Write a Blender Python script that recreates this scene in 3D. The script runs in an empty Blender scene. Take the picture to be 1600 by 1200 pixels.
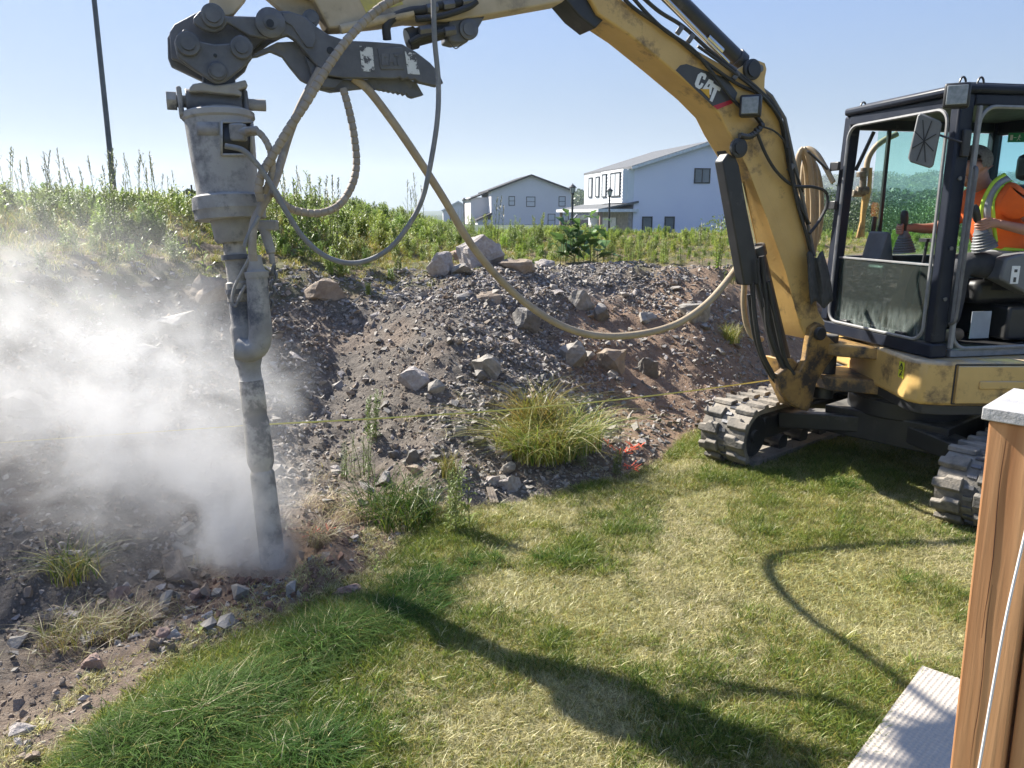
import bpy, bmesh, math, random
import numpy as np
from mathutils import Vector, Matrix
random.seed(7); rng = np.random.default_rng(7)
SC = bpy.context.scene
COL = SC.collection
# ---------------------------------------------------------------- camera
TH = math.radians(12.5); F = 1200.0; EYE = Vector((0, 0, 1.8))
cam = bpy.data.cameras.new('camera'); cam.lens = 27.0; cam.sensor_width = 36.0
cam.clip_start = 0.05; cam.clip_end = 8000
co = bpy.data.objects.new('camera', cam); COL.objects.link(co)
co.location = EYE; co.rotation_euler = (math.radians(90) - TH, 0, 0)
SC.camera = co
# ---------------------------------------------------------------- sky, sun, exposure
SUN_EL = math.radians(39); SUN_DIR = Vector((-0.79, 0.613, 0)).normalized()
sunv = Vector((SUN_DIR.x * math.cos(SUN_EL), SUN_DIR.y * math.cos(SUN_EL), math.sin(SUN_EL)))
w = bpy.data.worlds.new('World'); SC.world = w; w.use_nodes = True
nt = w.node_tree; bg = nt.nodes['Background']
sky = nt.nodes.new('ShaderNodeTexSky'); sky.sky_type = 'NISHITA'; sky.sun_disc = False
sky.sun_elevation = SUN_EL; sky.sun_rotation = math.atan2(SUN_DIR.x, SUN_DIR.y)
sky.air_density = 1.0; sky.dust_density = 0.5; sky.ozone_density = 2.0; sky.altitude = 0
# hazy summer sky: the glow round the sun is compressed, colour kept
bw = nt.nodes.new('ShaderNodeRGBToBW'); pw = nt.nodes.new('ShaderNodeMath'); pw.operation = 'POWER'; pw.inputs[1].default_value = -0.60
nt.links.new(sky.outputs[0], bw.inputs[0]); nt.links.new(bw.outputs[0], pw.inputs[0])
ml = nt.nodes.new('ShaderNodeVectorMath'); ml.operation = 'SCALE'; nt.links.new(sky.outputs[0], ml.inputs[0]); nt.links.new(pw.outputs[0], ml.inputs['Scale'])
tn = nt.nodes.new('ShaderNodeVectorMath'); tn.operation = 'MULTIPLY'; nt.links.new(ml.outputs[0], tn.inputs[0]); tn.inputs[1].default_value = (.64, .69, .85)
tc = nt.nodes.new('ShaderNodeTexCoord'); sz = nt.nodes.new('ShaderNodeSeparateXYZ'); nt.links.new(tc.outputs['Generated'], sz.inputs[0])
hz = nt.nodes.new('ShaderNodeMapRange'); hz.interpolation_type = 'SMOOTHSTEP'; hz.inputs[1].default_value = 0.30; hz.inputs[2].default_value = -0.05; hz.inputs[3].default_value = 0.12; hz.inputs[4].default_value = 0.9
hm = nt.nodes.new('ShaderNodeMix'); hm.data_type = 'RGBA'; hm.inputs[7].default_value = (.72, .94, 1.24, 1)   # pale haze all round the horizon
nt.links.new(sz.outputs[2], hz.inputs[0]); nt.links.new(hz.outputs[0], hm.inputs[0]); nt.links.new(tn.outputs[0], hm.inputs[6])
nt.links.new(hm.outputs[2], bg.inputs[0]); bg.inputs[1].default_value = 0.15
sl = bpy.data.lights.new('sun', 'SUN'); sl.energy = 5.0; sl.angle = math.radians(0.9); sl.color = (1, 0.95, 0.86)
so = bpy.data.objects.new('sun', sl); COL.objects.link(so)
so.rotation_euler = sunv.to_track_quat('Z', 'Y').to_euler()
SC.view_settings.view_transform = 'Standard'; SC.view_settings.look = 'None'
SC.view_settings.exposure = 1.36; SC.view_settings.gamma = 1.0; SC.view_settings.use_curve_mapping = False
SC.render.engine = 'CYCLES'
SC.cycles.max_bounces = 8; SC.cycles.diffuse_bounces = 3; SC.cycles.glossy_bounces = 3
SC.cycles.transmission_bounces = 6; SC.cycles.transparent_max_bounces = 12; SC.cycles.volume_bounces = 4
SC.cycles.volume_max_steps = 80; SC.cycles.use_denoising = True
# ---------------------------------------------------------------- rays
cT, sT = math.cos(TH), math.sin(TH)
def ray(px, py):
    xr = (px - 800) / F; yr = -(py - 600) / F
    return Vector((xr, cT + sT * yr, -sT + cT * yr))
def atY(px, py, Y): r = ray(px, py); return EYE + r * (Y / r.y)
def atZ(px, py, z): r = ray(px, py); return EYE + r * ((z - EYE.z) / r.z)
def on_plane(px, py, p0, n): r = ray(px, py); return EYE + r * ((p0 - EYE).dot(n) / r.dot(n))
# ---------------------------------------------------------------- helpers
ORG = {}
def props(o, label=None, cat=None, group=None, kind=None):
    if label: o['label'] = label
    if cat: o['category'] = cat
    if group: o['group'] = group
    if kind: o['kind'] = kind
    return o
def thing(name, loc, label, cat, group=None):
    o = bpy.data.objects.new(name, None); o.empty_display_size = 0.1
    COL.objects.link(o); o.location = loc; ORG[o] = Vector(loc)
    return props(o, label, cat, group)
class MB:
    def __init__(s): s.v = []; s.f = []
    def add(s, vs, fs):
        b = len(s.v); s.v += [tuple(v) for v in vs]; s.f += [tuple(i + b for i in f) for f in fs]; return s
    def box(s, c, size, R=None):
        c = Vector(c); hx, hy, hz = size[0] / 2, size[1] / 2, size[2] / 2; vs = []
        for z in (-hz, hz):
            for x, y in ((-hx, -hy), (hx, -hy), (hx, hy), (-hx, hy)):
                p = Vector((x, y, z)); p = R @ p if R else p; vs.append(c + p)
        return s.add(vs, [(3, 2, 1, 0), (4, 5, 6, 7), (0, 1, 5, 4), (1, 2, 6, 5), (2, 3, 7, 6), (3, 0, 4, 7)])
    def bar(s, a, b, wx, wy, up=(0, 0, 1)):
        a, b = Vector(a), Vector(b); d = (b - a); L = d.length; d = d.normalized(); up = Vector(up)
        if abs(d.dot(up)) > .97: up = Vector((0, 1, 0))
        x = d.cross(up).normalized(); y = x.cross(d)
        return s.box((a + b) / 2, (wx, wy, L), Matrix((x, y, d)).transposed())
    def cyl(s, a, b, r0, r1=None, n=20, caps=True):
        a, b = Vector(a), Vector(b); r1 = r0 if r1 is None else r1; d = (b - a).normalized()
        t = Vector((0, 0, 1)) if abs(d.z) < .9 else Vector((1, 0, 0))
        x = d.cross(t).normalized(); y = d.cross(x); vs = []
        for c, r in ((a, r0), (b, r1)):
            for i in range(n):
                q = 2 * math.pi * i / n; vs.append(c + x * (r * math.cos(q)) + y * (r * math.sin(q)))
        fs = [(i, (i + 1) % n, n + (i + 1) % n, n + i) for i in range(n)]
        if caps: fs += [tuple(range(n - 1, -1, -1)), tuple(range(n, 2 * n))]
        return s.add(vs, fs)
    def lathe(s, a, axis, prof, n=28):
        a = Vector(a); d = Vector(axis).normalized(); t = Vector((0, 0, 1)) if abs(d.z) < .9 else Vector((1, 0, 0))
        x = d.cross(t).normalized(); y = d.cross(x); vs = []; fs = []
        for (h, r) in prof:
            for i in range(n):
                q = 2 * math.pi * i / n; vs.append(a + d * h + x * (r * math.cos(q)) + y * (r * math.sin(q)))
        for k in range(len(prof) - 1):
            for i in range(n):
                j = (i + 1) % n; fs.append((k * n + i, k * n + j, (k + 1) * n + j, (k + 1) * n + i))
        fs.append(tuple(range(n - 1, -1, -1))); m = (len(prof) - 1) * n; fs.append(tuple(range(m, m + n)))
        return s.add(vs, fs)
    def tube(s, pts, r, n=10, rf=None):
        pts = [Vector(p) for p in pts]; vs = []; fs = []; N = len(pts); x = None
        for k, p in enumerate(pts):
            d = (pts[min(k + 1, N - 1)] - pts[max(k - 1, 0)]).normalized()
            if x is None:
                t = Vector((0, 0, 1)) if abs(d.z) < .9 else Vector((1, 0, 0)); x = d.cross(t).normalized()
            else: x = (x - d * x.dot(d)).normalized()
            y = d.cross(x); rr = rf(k, N) if rf else r
            for i in range(n):
                q = 2 * math.pi * i / n; vs.append(p + x * (rr * math.cos(q)) + y * (rr * math.sin(q)))
        for k in range(N - 1):
            for i in range(n):
                j = (i + 1) % n; fs.append((k * n + i, k * n + j, (k + 1) * n + j, (k + 1) * n + i))
        fs.append(tuple(range(n - 1, -1, -1))); fs.append(tuple(range((N - 1) * n, N * n)))
        return s.add(vs, fs)
    def prism(s, pts, vec):
        pts = [Vector(p) for p in pts]; vec = Vector(vec); n = len(pts)
        return s.add(pts + [p + vec for p in pts],
                     [tuple(range(n)), tuple(range(2 * n - 1, n - 1, -1))] + [((i + 1) % n, i, n + i, n + (i + 1) % n) for i in range(n)])
    def quad(s, a, b, c, d): return s.add([a, b, c, d], [(0, 1, 2, 3)])
    def build(s, name, mat, parent=None, bevel=0, smooth=True, org=None, label=None):
        me = bpy.data.meshes.new(name)
        if parent is not None: o3 = ORG[parent]
        elif org is not None: o3 = Vector(org)
        else:
            a = np.array(s.v); o3 = Vector(((a[:, 0].min() + a[:, 0].max()) / 2, (a[:, 1].min() + a[:, 1].max()) / 2, a[:, 2].min()))
        me.from_pydata([(v[0] - o3.x, v[1] - o3.y, v[2] - o3.z) for v in s.v], [], s.f)
        bm = bmesh.new(); bm.from_mesh(me); bmesh.ops.recalc_face_normals(bm, faces=bm.faces); bm.to_mesh(me); bm.free()
        if smooth:
            me.polygons.foreach_set('use_smooth', [True] * len(me.polygons)); me.set_sharp_from_angle(angle=math.radians(38))
        for m in (mat if isinstance(mat, (list, tuple)) else [mat]): me.materials.append(m)
        o = bpy.data.objects.new(name, me); COL.objects.link(o); ORG[o] = o3
        if parent is not None: o.parent = parent
        else: o.location = o3
        if bevel:
            b = o.modifiers.new('bevel', 'BEVEL'); b.width = bevel; b.segments = 2; b.limit_method = 'ANGLE'; b.angle_limit = math.radians(40)
            b.harden_normals = False
        if label: o['label'] = label
        return o
def catmull(pts, sub=8):
    pts = [Vector(p) for p in pts]; P = [pts[0] * 2 - pts[1]] + pts + [pts[-1] * 2 - pts[-2]]; out = []
    for i in range(1, len(P) - 2):
        for k in range(sub):
            t = k / sub; a, b, c, d = P[i - 1], P[i], P[i + 1], P[i + 2]
            out.append(0.5 * ((2 * b) + (c - a) * t + (2 * a - 5 * b + 4 * c - d) * t * t + (3 * b - a - 3 * c + d) * t ** 3))
    out.append(P[-2]); return out
# ---------------------------------------------------------------- materials
MATS = {}
def mat(name, c1, c2=None, rough=.6, metal=0, scale=6, detail=6, bump=0, bscale=None, c3=None, c3scale=1.5, c3lo=.55, c3hi=.7, trans=0, spec=None, coat=0, dust=None):
    m = bpy.data.materials.new(name); m.use_nodes = True; N = m.node_tree.nodes; L = m.node_tree.links; p = N['Principled BSDF']
    p.inputs['Roughness'].default_value = rough; p.inputs['Metallic'].default_value = metal
    if spec is not None: p.inputs['Specular IOR Level'].default_value = spec
    if coat: p.inputs['Coat Weight'].default_value = coat
    g = N.new('ShaderNodeNewGeometry'); col = None
    def noise(sc, det=5, rgh=.6):
        n = N.new('ShaderNodeTexNoise'); n.inputs['Scale'].default_value = sc; n.inputs['Detail'].default_value = det
        n.inputs['Roughness'].default_value = rgh; L.new(g.outputs['Position'], n.inputs['Vector']); return n.outputs['Fac']
    def ramp(fac, lo, hi):
        r = N.new('ShaderNodeMapRange'); r.inputs[1].default_value = lo; r.inputs[2].default_value = hi; L.new(fac, r.inputs[0]); return r.outputs[0]
    def mix(f, a, b):
        x = N.new('ShaderNodeMix'); x.data_type = 'RGBA'
        if isinstance(f, float): x.inputs[0].default_value = f
        else: L.new(f, x.inputs[0])
        for i, q in ((6, a), (7, b)):
            if isinstance(q, tuple): x.inputs[i].default_value = (*q, 1)
            else: L.new(q, x.inputs[i])
        return x.outputs[2]
    if c2 is None: c2 = tuple(x * .78 for x in c1)
    col = mix(ramp(noise(scale, detail), .35, .65), c1, c2)
    if c3: col = mix(ramp(noise(c3scale, 8, .7), c3lo, c3hi), col, c3)
    if dust:
        sx = N.new('ShaderNodeSeparateXYZ'); L.new(g.outputs['Normal'], sx.inputs[0])
        mm = N.new('ShaderNodeMath'); mm.operation = 'MULTIPLY'; L.new(ramp(sx.outputs[2], .2, .9), mm.inputs[0]); L.new(ramp(noise(9), .3, .6), mm.inputs[1])
        col = mix(mm.outputs[0], col, dust)
    L.new(col, p.inputs['Base Color'])
    if bump:
        b = N.new('ShaderNodeBump'); b.inputs['Strength'].default_value = bump; b.inputs['Distance'].default_value = .02
        L.new(noise(bscale or scale * 3, 8, .65), b.inputs['Height']); L.new(b.outputs[0], p.inputs['Normal'])
    rr = N.new('ShaderNodeMapRange'); rr.inputs[3].default_value = max(rough - .12, .03); rr.inputs[4].default_value = min(rough + .12, 1)
    L.new(noise(scale * 2.3), rr.inputs[0]); L.new(rr.outputs[0], p.inputs['Roughness'])
    if trans:
        out = N['Material Output']; t = N.new('ShaderNodeBsdfTranslucent'); ms = N.new('ShaderNodeMixShader'); ms.inputs[0].default_value = trans
        L.new(col, t.inputs[0]); L.new(p.outputs[0], ms.inputs[1]); L.new(t.outputs[0], ms.inputs[2]); L.new(ms.outputs[0], out.inputs[0])
    m['_'] = 0; del m['_']
    return m
def leafmat(name, c, var=.35, trans=.4, rough=.45, yel=None, pscale=.9):
    """leaf: colour varies per instance and in patches over the ground"""
    m = bpy.data.materials.new(name); m.use_nodes = True; N = m.node_tree.nodes; L = m.node_tree.links; p = N['Principled BSDF']
    oi = N.new('ShaderNodeObjectInfo'); g = N.new('ShaderNodeNewGeometry')
    n = N.new('ShaderNodeTexNoise'); n.inputs['Scale'].default_value = pscale; n.inputs['Detail'].default_value = 3; L.new(g.outputs['Position'], n.inputs['Vector'])
    n2 = N.new('ShaderNodeTexNoise'); n2.inputs['Scale'].default_value = 60; L.new(g.outputs['Position'], n2.inputs['Vector'])
    mr = N.new('ShaderNodeMapRange'); mr.inputs[1].default_value = .35; mr.inputs[2].default_value = .65; L.new(n.outputs[0], mr.inputs[0])
    mx = N.new('ShaderNodeMix'); mx.data_type = 'RGBA'; mx.inputs[6].default_value = (*c, 1); mx.inputs[7].default_value = (*(yel or tuple(x * (1 + var) for x in c)), 1)
    L.new(mr.outputs[0], mx.inputs[0])
    h = N.new('ShaderNodeHueSaturation'); L.new(mx.outputs[2], h.inputs['Color'])
    v = N.new('ShaderNodeMapRange'); v.inputs[3].default_value = 1 - var; v.inputs[4].default_value = 1 + var; L.new(oi.outputs['Random'], v.inputs[0])
    v2 = N.new('ShaderNodeMapRange'); v2.inputs[1].default_value = .3; v2.inputs[2].default_value = .7; v2.inputs[3].default_value = .75; v2.inputs[4].default_value = 1.25; L.new(n2.outputs[0], v2.inputs[0])
    mu = N.new('ShaderNodeMath'); mu.operation = 'MULTIPLY'; L.new(v.outputs[0], mu.inputs[0]); L.new(v2.outputs[0], mu.inputs[1]); L.new(mu.outputs[0], h.inputs['Value'])
    L.new(h.outputs[0], p.inputs['Base Color']); p.inputs['Roughness'].default_value = rough
    t = N.new('ShaderNodeBsdfTranslucent'); ms = N.new('ShaderNodeMixShader'); ms.inputs[0].default_value = trans
    L.new(h.outputs[0], t.inputs[0]); L.new(p.outputs[0], ms.inputs[1]); L.new(t.outputs[0], ms.inputs[2]); L.new(ms.outputs[0], N['Material Output'].inputs[0])
    return m
def glassmat(name, tint, alpha=.25, rough=.03, dirt=0):
    m = bpy.data.materials.new(name); m.use_nodes = True; N = m.node_tree.nodes; L = m.node_tree.links; N.remove(N['Principled BSDF'])
    t = N.new('ShaderNodeBsdfTransparent'); t.inputs[0].default_value = (*tint, 1)
    gl = N.new('ShaderNodeBsdfGlossy'); gl.inputs[1].default_value = rough; lw = N.new('ShaderNodeLayerWeight'); lw.inputs[0].default_value = .5; fr = N.new('ShaderNodeMath'); fr.operation = 'POWER'; fr.inputs[1].default_value = 4; L.new(lw.outputs['Facing'], fr.inputs[0])
    ad = N.new('ShaderNodeMath'); ad.operation = 'ADD'; ad.inputs[1].default_value = .02 + alpha * .1; L.new(fr.outputs[0], ad.inputs[0])
    a = N.new('ShaderNodeMixShader'); L.new(ad.outputs[0], a.inputs[0]); L.new(t.outputs[0], a.inputs[1]); L.new(gl.outputs[0], a.inputs[2]); out = a
    if dirt:
        d = N.new('ShaderNodeBsdfDiffuse'); d.inputs[0].default_value = (.45, .5, .47, 1); g = N.new('ShaderNodeNewGeometry')
        n = N.new('ShaderNodeTexNoise'); n.inputs['Scale'].default_value = 30; n.inputs['Detail'].default_value = 6; n.inputs['Roughness'].default_value = .6; vm = N.new('ShaderNodeVectorMath'); vm.operation = 'MULTIPLY'; vm.inputs[1].default_value = (1, 1, .3); L.new(g.outputs['Position'], vm.inputs[0]); L.new(vm.outputs[0], n.inputs['Vector'])
        s = N.new('ShaderNodeSeparateXYZ'); L.new(g.outputs['Position'], s.inputs[0])
        hz = N.new('ShaderNodeMapRange'); hz.inputs[1].default_value = 1.22; hz.inputs[2].default_value = 1.02; L.new(s.outputs[2], hz.inputs[0])
        r = N.new('ShaderNodeMapRange'); r.inputs[1].default_value = .35; r.inputs[2].default_value = .75; L.new(n.outputs[0], r.inputs[0])
        k = N.new('ShaderNodeMath'); k.operation = 'MULTIPLY'; L.new(r.outputs[0], k.inputs[0]); L.new(hz.outputs[0], k.inputs[1])
        k2 = N.new('ShaderNodeMath'); k2.operation = 'MULTIPLY_ADD'; k2.inputs[1].default_value = dirt; k2.inputs[2].default_value = .05; L.new(k.outputs[0], k2.inputs[0])
        b = N.new('ShaderNodeMixShader'); L.new(k2.outputs[0], b.inputs[0]); L.new(a.outputs[0], b.inputs[1]); L.new(d.outputs[0], b.inputs[2]); out = b
    L.new(out.outputs[0], N['Material Output'].inputs[0]); return m
# ---------------------------------------------------------------- noise
def _h(ix, iy, sd):
    n = (ix * 374761393 + iy * 668265263 + sd * 974634777) & 0xffffffff
    n = ((n ^ (n >> 13)) * 1274126177) & 0xffffffff
    return ((n ^ (n >> 16)) & 0xffff) / 65535.0
def vnoise(x, y, sd=0):
    x = np.asarray(x, float); y = np.asarray(y, float)
    ix = np.floor(x).astype(np.int64); iy = np.floor(y).astype(np.int64); fx = x - ix; fy = y - iy
    fx = fx * fx * (3 - 2 * fx); fy = fy * fy * (3 - 2 * fy)
    return (_h(ix, iy, sd) * (1 - fx) + _h(ix + 1, iy, sd) * fx) * (1 - fy) + (_h(ix, iy + 1, sd) * (1 - fx) + _h(ix + 1, iy + 1, sd) * fx) * fy
def fbm(x, y, sd=0, o=4):
    s = 0; a = .5
    for k in range(o): s = s + a * vnoise(x * 2 ** k, y * 2 ** k, sd + k * 17); a *= .5
    return s * 2 - .94 if False else s / (1 - .5 ** o)
def sm(a, b, x): t = np.clip((x - a) / (b - a), 0, 1); return t * t * (3 - 2 * t)
# ---------------------------------------------------------------- terrain
TOE = np.array([(-2.6, -6), (-2.1, 0.8), (-1.75, 1.7), (-1.53, 2.28), (-1.32, 2.84), (-.96, 3.25), (-.62, 3.8), (-.45, 4.42), (.29, 4.72), (.8, 5.05), (1.2, 5.5), (1.5, 6.15), (3.0, 7.6), (6, 9.5), (14, 12), (40, 16)], float)
def sdist(x, y):
    x = np.asarray(x, float); y = np.asarray(y, float); best = np.full(x.shape, 1e9); sg = np.ones(x.shape)
    for (ax, ay), (bx, by) in zip(TOE[:-1], TOE[1:]):
        dx, dy = bx - ax, by - ay; t = np.clip(((x - ax) * dx + (y - ay) * dy) / (dx * dx + dy * dy), 0, 1)
        d = np.hypot(x - ax - t * dx, y - ay - t * dy); c = dx * (y - ay) - dy * (x - ax)
        m = d < best; best = np.where(m, d, best); sg = np.where(m, np.sign(c), sg)
    return best * sg
HOLE = (-1.25, 3.75)
def terrain(x, y):
    x = np.asarray(x, float); y = np.asarray(y, float); s = sdist(x, y)
    s0 = .1 + .95 * sm(-.3, -1.6, x); W = 2.5 - .9 * sm(.9, 2.2, x)
    Hc = 1.18 + .15 * sm(-1.5, -4, x)
    t = np.clip((s - s0 + .25 * (fbm(x * .9, y * .9, 3) - .5)) / W, 0, 1); t = t * (1.15 - .15 * t) if False else (.35 * t + .65 * t * t * (3 - 2 * t))
    h = Hc * t
    h = h + .46 * sm(2.6, 6, s) * sm(-.8, -3, x) + .13 * sm(3, 6, s) * sm(-3, 0, x)
    far = sm(16, 42, np.hypot(x, y)); h = h * (1 - far) + .3 * far * (s > 0)
    bank = sm(.0, .5, s) * (1 - far); flat = 1 - sm(s0, s0 + .5, s)
    h = h + bank * (.20 * (fbm(x * 1.3, y * 1.3, 11) - .5) + .09 * (fbm(x * 5, y * 5, 12) - .5) + .03 * (fbm(x * 16, y * 16, 13, 3) - .5))
    h = h + bank * flat * (.20 * (fbm(x * 3.5, y * 3.5, 21) - .45) + .06 * (fbm(x * 9, y * 9, 22) - .5))
    d = np.hypot(x - HOLE[0], y - HOLE[1])
    h = h - .16 * np.exp(-(d / .13) ** 2) + .06 * np.exp(-((d - .30) / .12) ** 2) * (y < HOLE[1] + .6)
    h = h + (1 - bank) * (.05 * (fbm(x * 1.1, y * 1.1, 31) - .5)) * (1 - far)
    h = h - .03 * np.exp(-(s / .08) ** 2) * (s > -.2)
    # hills on the horizon, to the right
    r = np.hypot(x, y); az = np.degrees(np.arctan2(x, y))
    hill = 62 * sm(900, 1700, r) * (sm(8, 24, az) * .9 + .12) * (.75 + .5 * fbm(az * .25, az * 0, 5)) * (np.abs(az) < 75)
    return h + hill
def zt(x, y): return float(terrain(np.array([x]), np.array([y]))[0])
def hit(px, py):
    r = ray(px, py); ts = np.linspace(1.5, 30, 1500); X = r.x * ts; Y = r.y * ts; Z = 1.8 + r.z * ts
    d = Z - terrain(X, Y); i = np.argmax(d < 0)
    if d[i] >= 0: i = 1400
    return Vector((X[i], Y[i], Z[i]))
def spaced(segs):
    out = []
    for a, b, n in segs: out += list(np.linspace(a, b, n, endpoint=False))
    return np.array(out + [segs[-1][1]])
xs = spaced([(-2500, -200, 12), (-200, -30, 10), (-30, -6, 40), (-6, -3.5, 60), (-3.5, 2.6, 240), (2.6, 6, 50), (6, 30, 40), (30, 200, 14), (200, 2500, 14)])
ys = spaced([(-300, -6, 6), (-6, 1.8, 20), (1.8, 8.6, 250), (8.6, 16, 90), (16, 60, 50), (60, 300, 12), (300, 2600, 26)])
GX, GY = np.meshgrid(xs, ys); GZ = terrain(GX, GY); nx, ny = len(xs), len(ys)
S = sdist(GX, GY)
edge = .10 * (fbm(GX * 6, GY * 6, 41) - .5) + .05
verts = np.stack([GX.ravel(), GY.ravel(), GZ.ravel()], 1)
ii, jj = np.meshgrid(np.arange(nx - 1), np.arange(ny - 1)); a = (jj * nx + ii).ravel()
quads = np.stack([a, a + 1, a + 1 + nx, a + nx], 1)
Sc = S.ravel()[quads].mean(1); Rc = np.hypot(GX, GY).ravel()[quads].mean(1); Ec = (S - edge).ravel()[quads].mean(1)
def grid_obj(name, mask, m):
    q = quads[mask]; u, inv = np.unique(q, return_inverse=True); q2 = inv.reshape(q.shape); v = verts[u]
    me = bpy.data.meshes.new(name); me.vertices.add(len(v)); me.vertices.foreach_set('co', v.ravel())
    me.loops.add(q2.size); me.loops.foreach_set('vertex_index', q2.ravel().astype(np.int32))
    me.polygons.add(len(q2)); me.polygons.foreach_set('loop_start', np.arange(0, q2.size, 4, dtype=np.int32)); me.polygons.foreach_set('loop_total', np.full(len(q2), 4, np.int32))
    me.update(calc_edges=True); me.polygons.foreach_set('use_smooth', np.ones(len(q2), bool)); me.materials.append(m)
    x, y = v[:, 0], v[:, 1]; s = sdist(x, y)
    red = np.clip(sm(.15, 1.1, x + .9 * (fbm(x * 1.2, y * 1.2, 51) - .5)) * sm(2.4, 1.5, s + .5 * (fbm(x * 2, y * 2, 52) - .5)) + .45 * sm(1.1, .2, s) * sm(0, -1, x) + .3 * sm(.62, .75, fbm(x * 1.5, y * 1.5, 53)) + .8 * np.exp(-((x - HOLE[0] - .1) ** 2 + (y - HOLE[1]) ** 2) / .3), 0, 1)
    veg = sm(-.3, .3, s - 2.75 + .9 * sm(.9, 2.2, x) - .25 * sm(-.3, -1.6, x) * 1.0 + 1.0 * (fbm(x * 1.4, y * 1.4, 54) - .5))
    for nm, arr in (('red', red), ('veg', veg)):
        at = me.attributes.new(nm, 'FLOAT', 'POINT'); at.data.foreach_set('value', np.asarray(arr, np.float32))
    o = bpy.data.objects.new(name, me); COL.objects.link(o); o['kind'] = 'structure'; return o
def soilmat():
    m = bpy.data.materials.new('bank_soil'); m.use_nodes = True; N = m.node_tree.nodes; L = m.node_tree.links; p = N['Principled BSDF']; p.inputs['Roughness'].default_value = .9
    g = N.new('ShaderNodeNewGeometry')
    def noise(sc, det=8, rg=.65):
        n = N.new('ShaderNodeTexNoise'); n.inputs['Scale'].default_value = sc; n.inputs['Detail'].default_value = det; n.inputs['Roughness'].default_value = rg; L.new(g.outputs['Position'], n.inputs['Vector']); return n.outputs['Fac']
    def ramp(f, lo, hi):
        r = N.new('ShaderNodeMapRange'); r.inputs[1].default_value = lo; r.inputs[2].default_value = hi; L.new(f, r.inputs[0]); return r.outputs[0]
    def mix(f, a, b):
        x = N.new('ShaderNodeMix'); x.data_type = 'RGBA'; L.new(f, x.inputs[0])
        for i, q in ((6, a), (7, b)):
            if isinstance(q, tuple): x.inputs[i].default_value = (*q, 1)
            else: L.new(q, x.inputs[i])
        return x.outputs[2]
    at = N.new('ShaderNodeAttribute'); at.attribute_name = 'red'; av = N.new('ShaderNodeAttribute'); av.attribute_name = 'veg'
    grey = mix(ramp(noise(14), .35, .65), (.095, .08, .066), (.195, .165, .135))
    brown = mix(ramp(noise(9), .35, .65), (.20, .125, .08), (.31, .205, .13))
    c = mix(at.outputs['Fac'], grey, brown); c = mix(ramp(noise(55), .58, .72), c, (.34, .30, .26)); c = mix(ramp(noise(30), .42, .30), c, (.07, .055, .045))
    c = mix(av.outputs['Fac'], c, mix(ramp(noise(3), .4, .6), (.12, .12, .045), (.17, .12, .07)))
    L.new(c, p.inputs['Base Color']); b = N.new('ShaderNodeBump'); b.inputs['Strength'].default_value = 1; b.inputs['Distance'].default_value = .03
    L.new(noise(38, 10, .7), b.inputs['Height']); L.new(b.outputs[0], p.inputs['Normal']); return m
M_soil = soilmat()
M_lawnbase = mat('lawn_thatch', (.34, .30, .16), (.20, .21, .08), .9, scale=5, bump=.8, bscale=60)
M_field = mat('field', (.10, .13, .04), (.16, .16, .07), .9, scale=.3, c3=(.035, .06, .03), c3scale=.01, c3lo=.3, c3hi=.4)
near = (Rc < 30)
grid_obj('lawn', (Ec < 0) & near, M_lawnbase)
grid_obj('earth_bank', (Ec >= 0) & near, M_soil)
grid_obj('far_ground', ~near, M_field)
# ---------------------------------------------------------------- scatter by geometry nodes (uncountable stuff)
def scatter(name, pts, rot, scl, idx, protos):
    c = bpy.data.collections.new(name + '_kinds')
    for k, o in enumerate(protos):
        o.name = '%s_kind_%03d' % (name, k); c.objects.link(o)
    me = bpy.data.meshes.new(name); n = len(pts); me.vertices.add(n); me.vertices.foreach_set('co', np.asarray(pts, np.float32).ravel())
    for nm, ty, key, arr in (('rot', 'FLOAT_VECTOR', 'vector', rot), ('scl', 'FLOAT_VECTOR', 'vector', scl), ('idx', 'INT', 'value', idx)):
        at = me.attributes.new(nm, ty, 'POINT'); at.data.foreach_set(key, np.asarray(arr, np.int32 if ty == 'INT' else np.float32).ravel())
    me.update(); o = bpy.data.objects.new(name, me); COL.objects.link(o); o['kind'] = 'stuff'
    g = bpy.data.node_groups.new(name, 'GeometryNodeTree')
    g.interface.new_socket('Geometry', in_out='INPUT', socket_type='NodeSocketGeometry'); g.interface.new_socket('Geometry', in_out='OUTPUT', socket_type='NodeSocketGeometry')
    N = g.nodes; L = g.links; i = N.new('NodeGroupInput'); q = N.new('NodeGroupOutput')
    ip = N.new('GeometryNodeInstanceOnPoints'); ci = N.new('GeometryNodeCollectionInfo'); ci.inputs['Collection'].default_value = c
    ci.inputs['Separate Children'].default_value = True; ci.inputs['Reset Children'].default_value = True
    def na(nm, ty):
        a = N.new('GeometryNodeInputNamedAttribute'); a.data_type = ty; a.inputs['Name'].default_value = nm; return a.outputs['Attribute']
    L.new(i.outputs[0], ip.inputs['Points']); L.new(ci.outputs[0], ip.inputs['Instance']); ip.inputs['Pick Instance'].default_value = True
    L.new(na('idx', 'INT'), ip.inputs['Instance Index']); L.new(na('rot', 'FLOAT_VECTOR'), ip.inputs['Rotation']); L.new(na('scl', 'FLOAT_VECTOR'), ip.inputs['Scale'])
    L.new(ip.outputs[0], q.inputs[0]); md = o.modifiers.new('scatter', 'NODES'); md.node_group = g
    return o
def raw(name, vs, fs, mats, mi=None, smooth=False):
    me = bpy.data.meshes.new(name); me.from_pydata([tuple(v) for v in vs], [], fs)
    for m in mats: me.materials.append(m)
    if mi: me.polygons.foreach_set('material_index', mi)
    if smooth: me.polygons.foreach_set('use_smooth', [True] * len(fs))
    me.update(); return bpy.data.objects.new(name, me)
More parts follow.
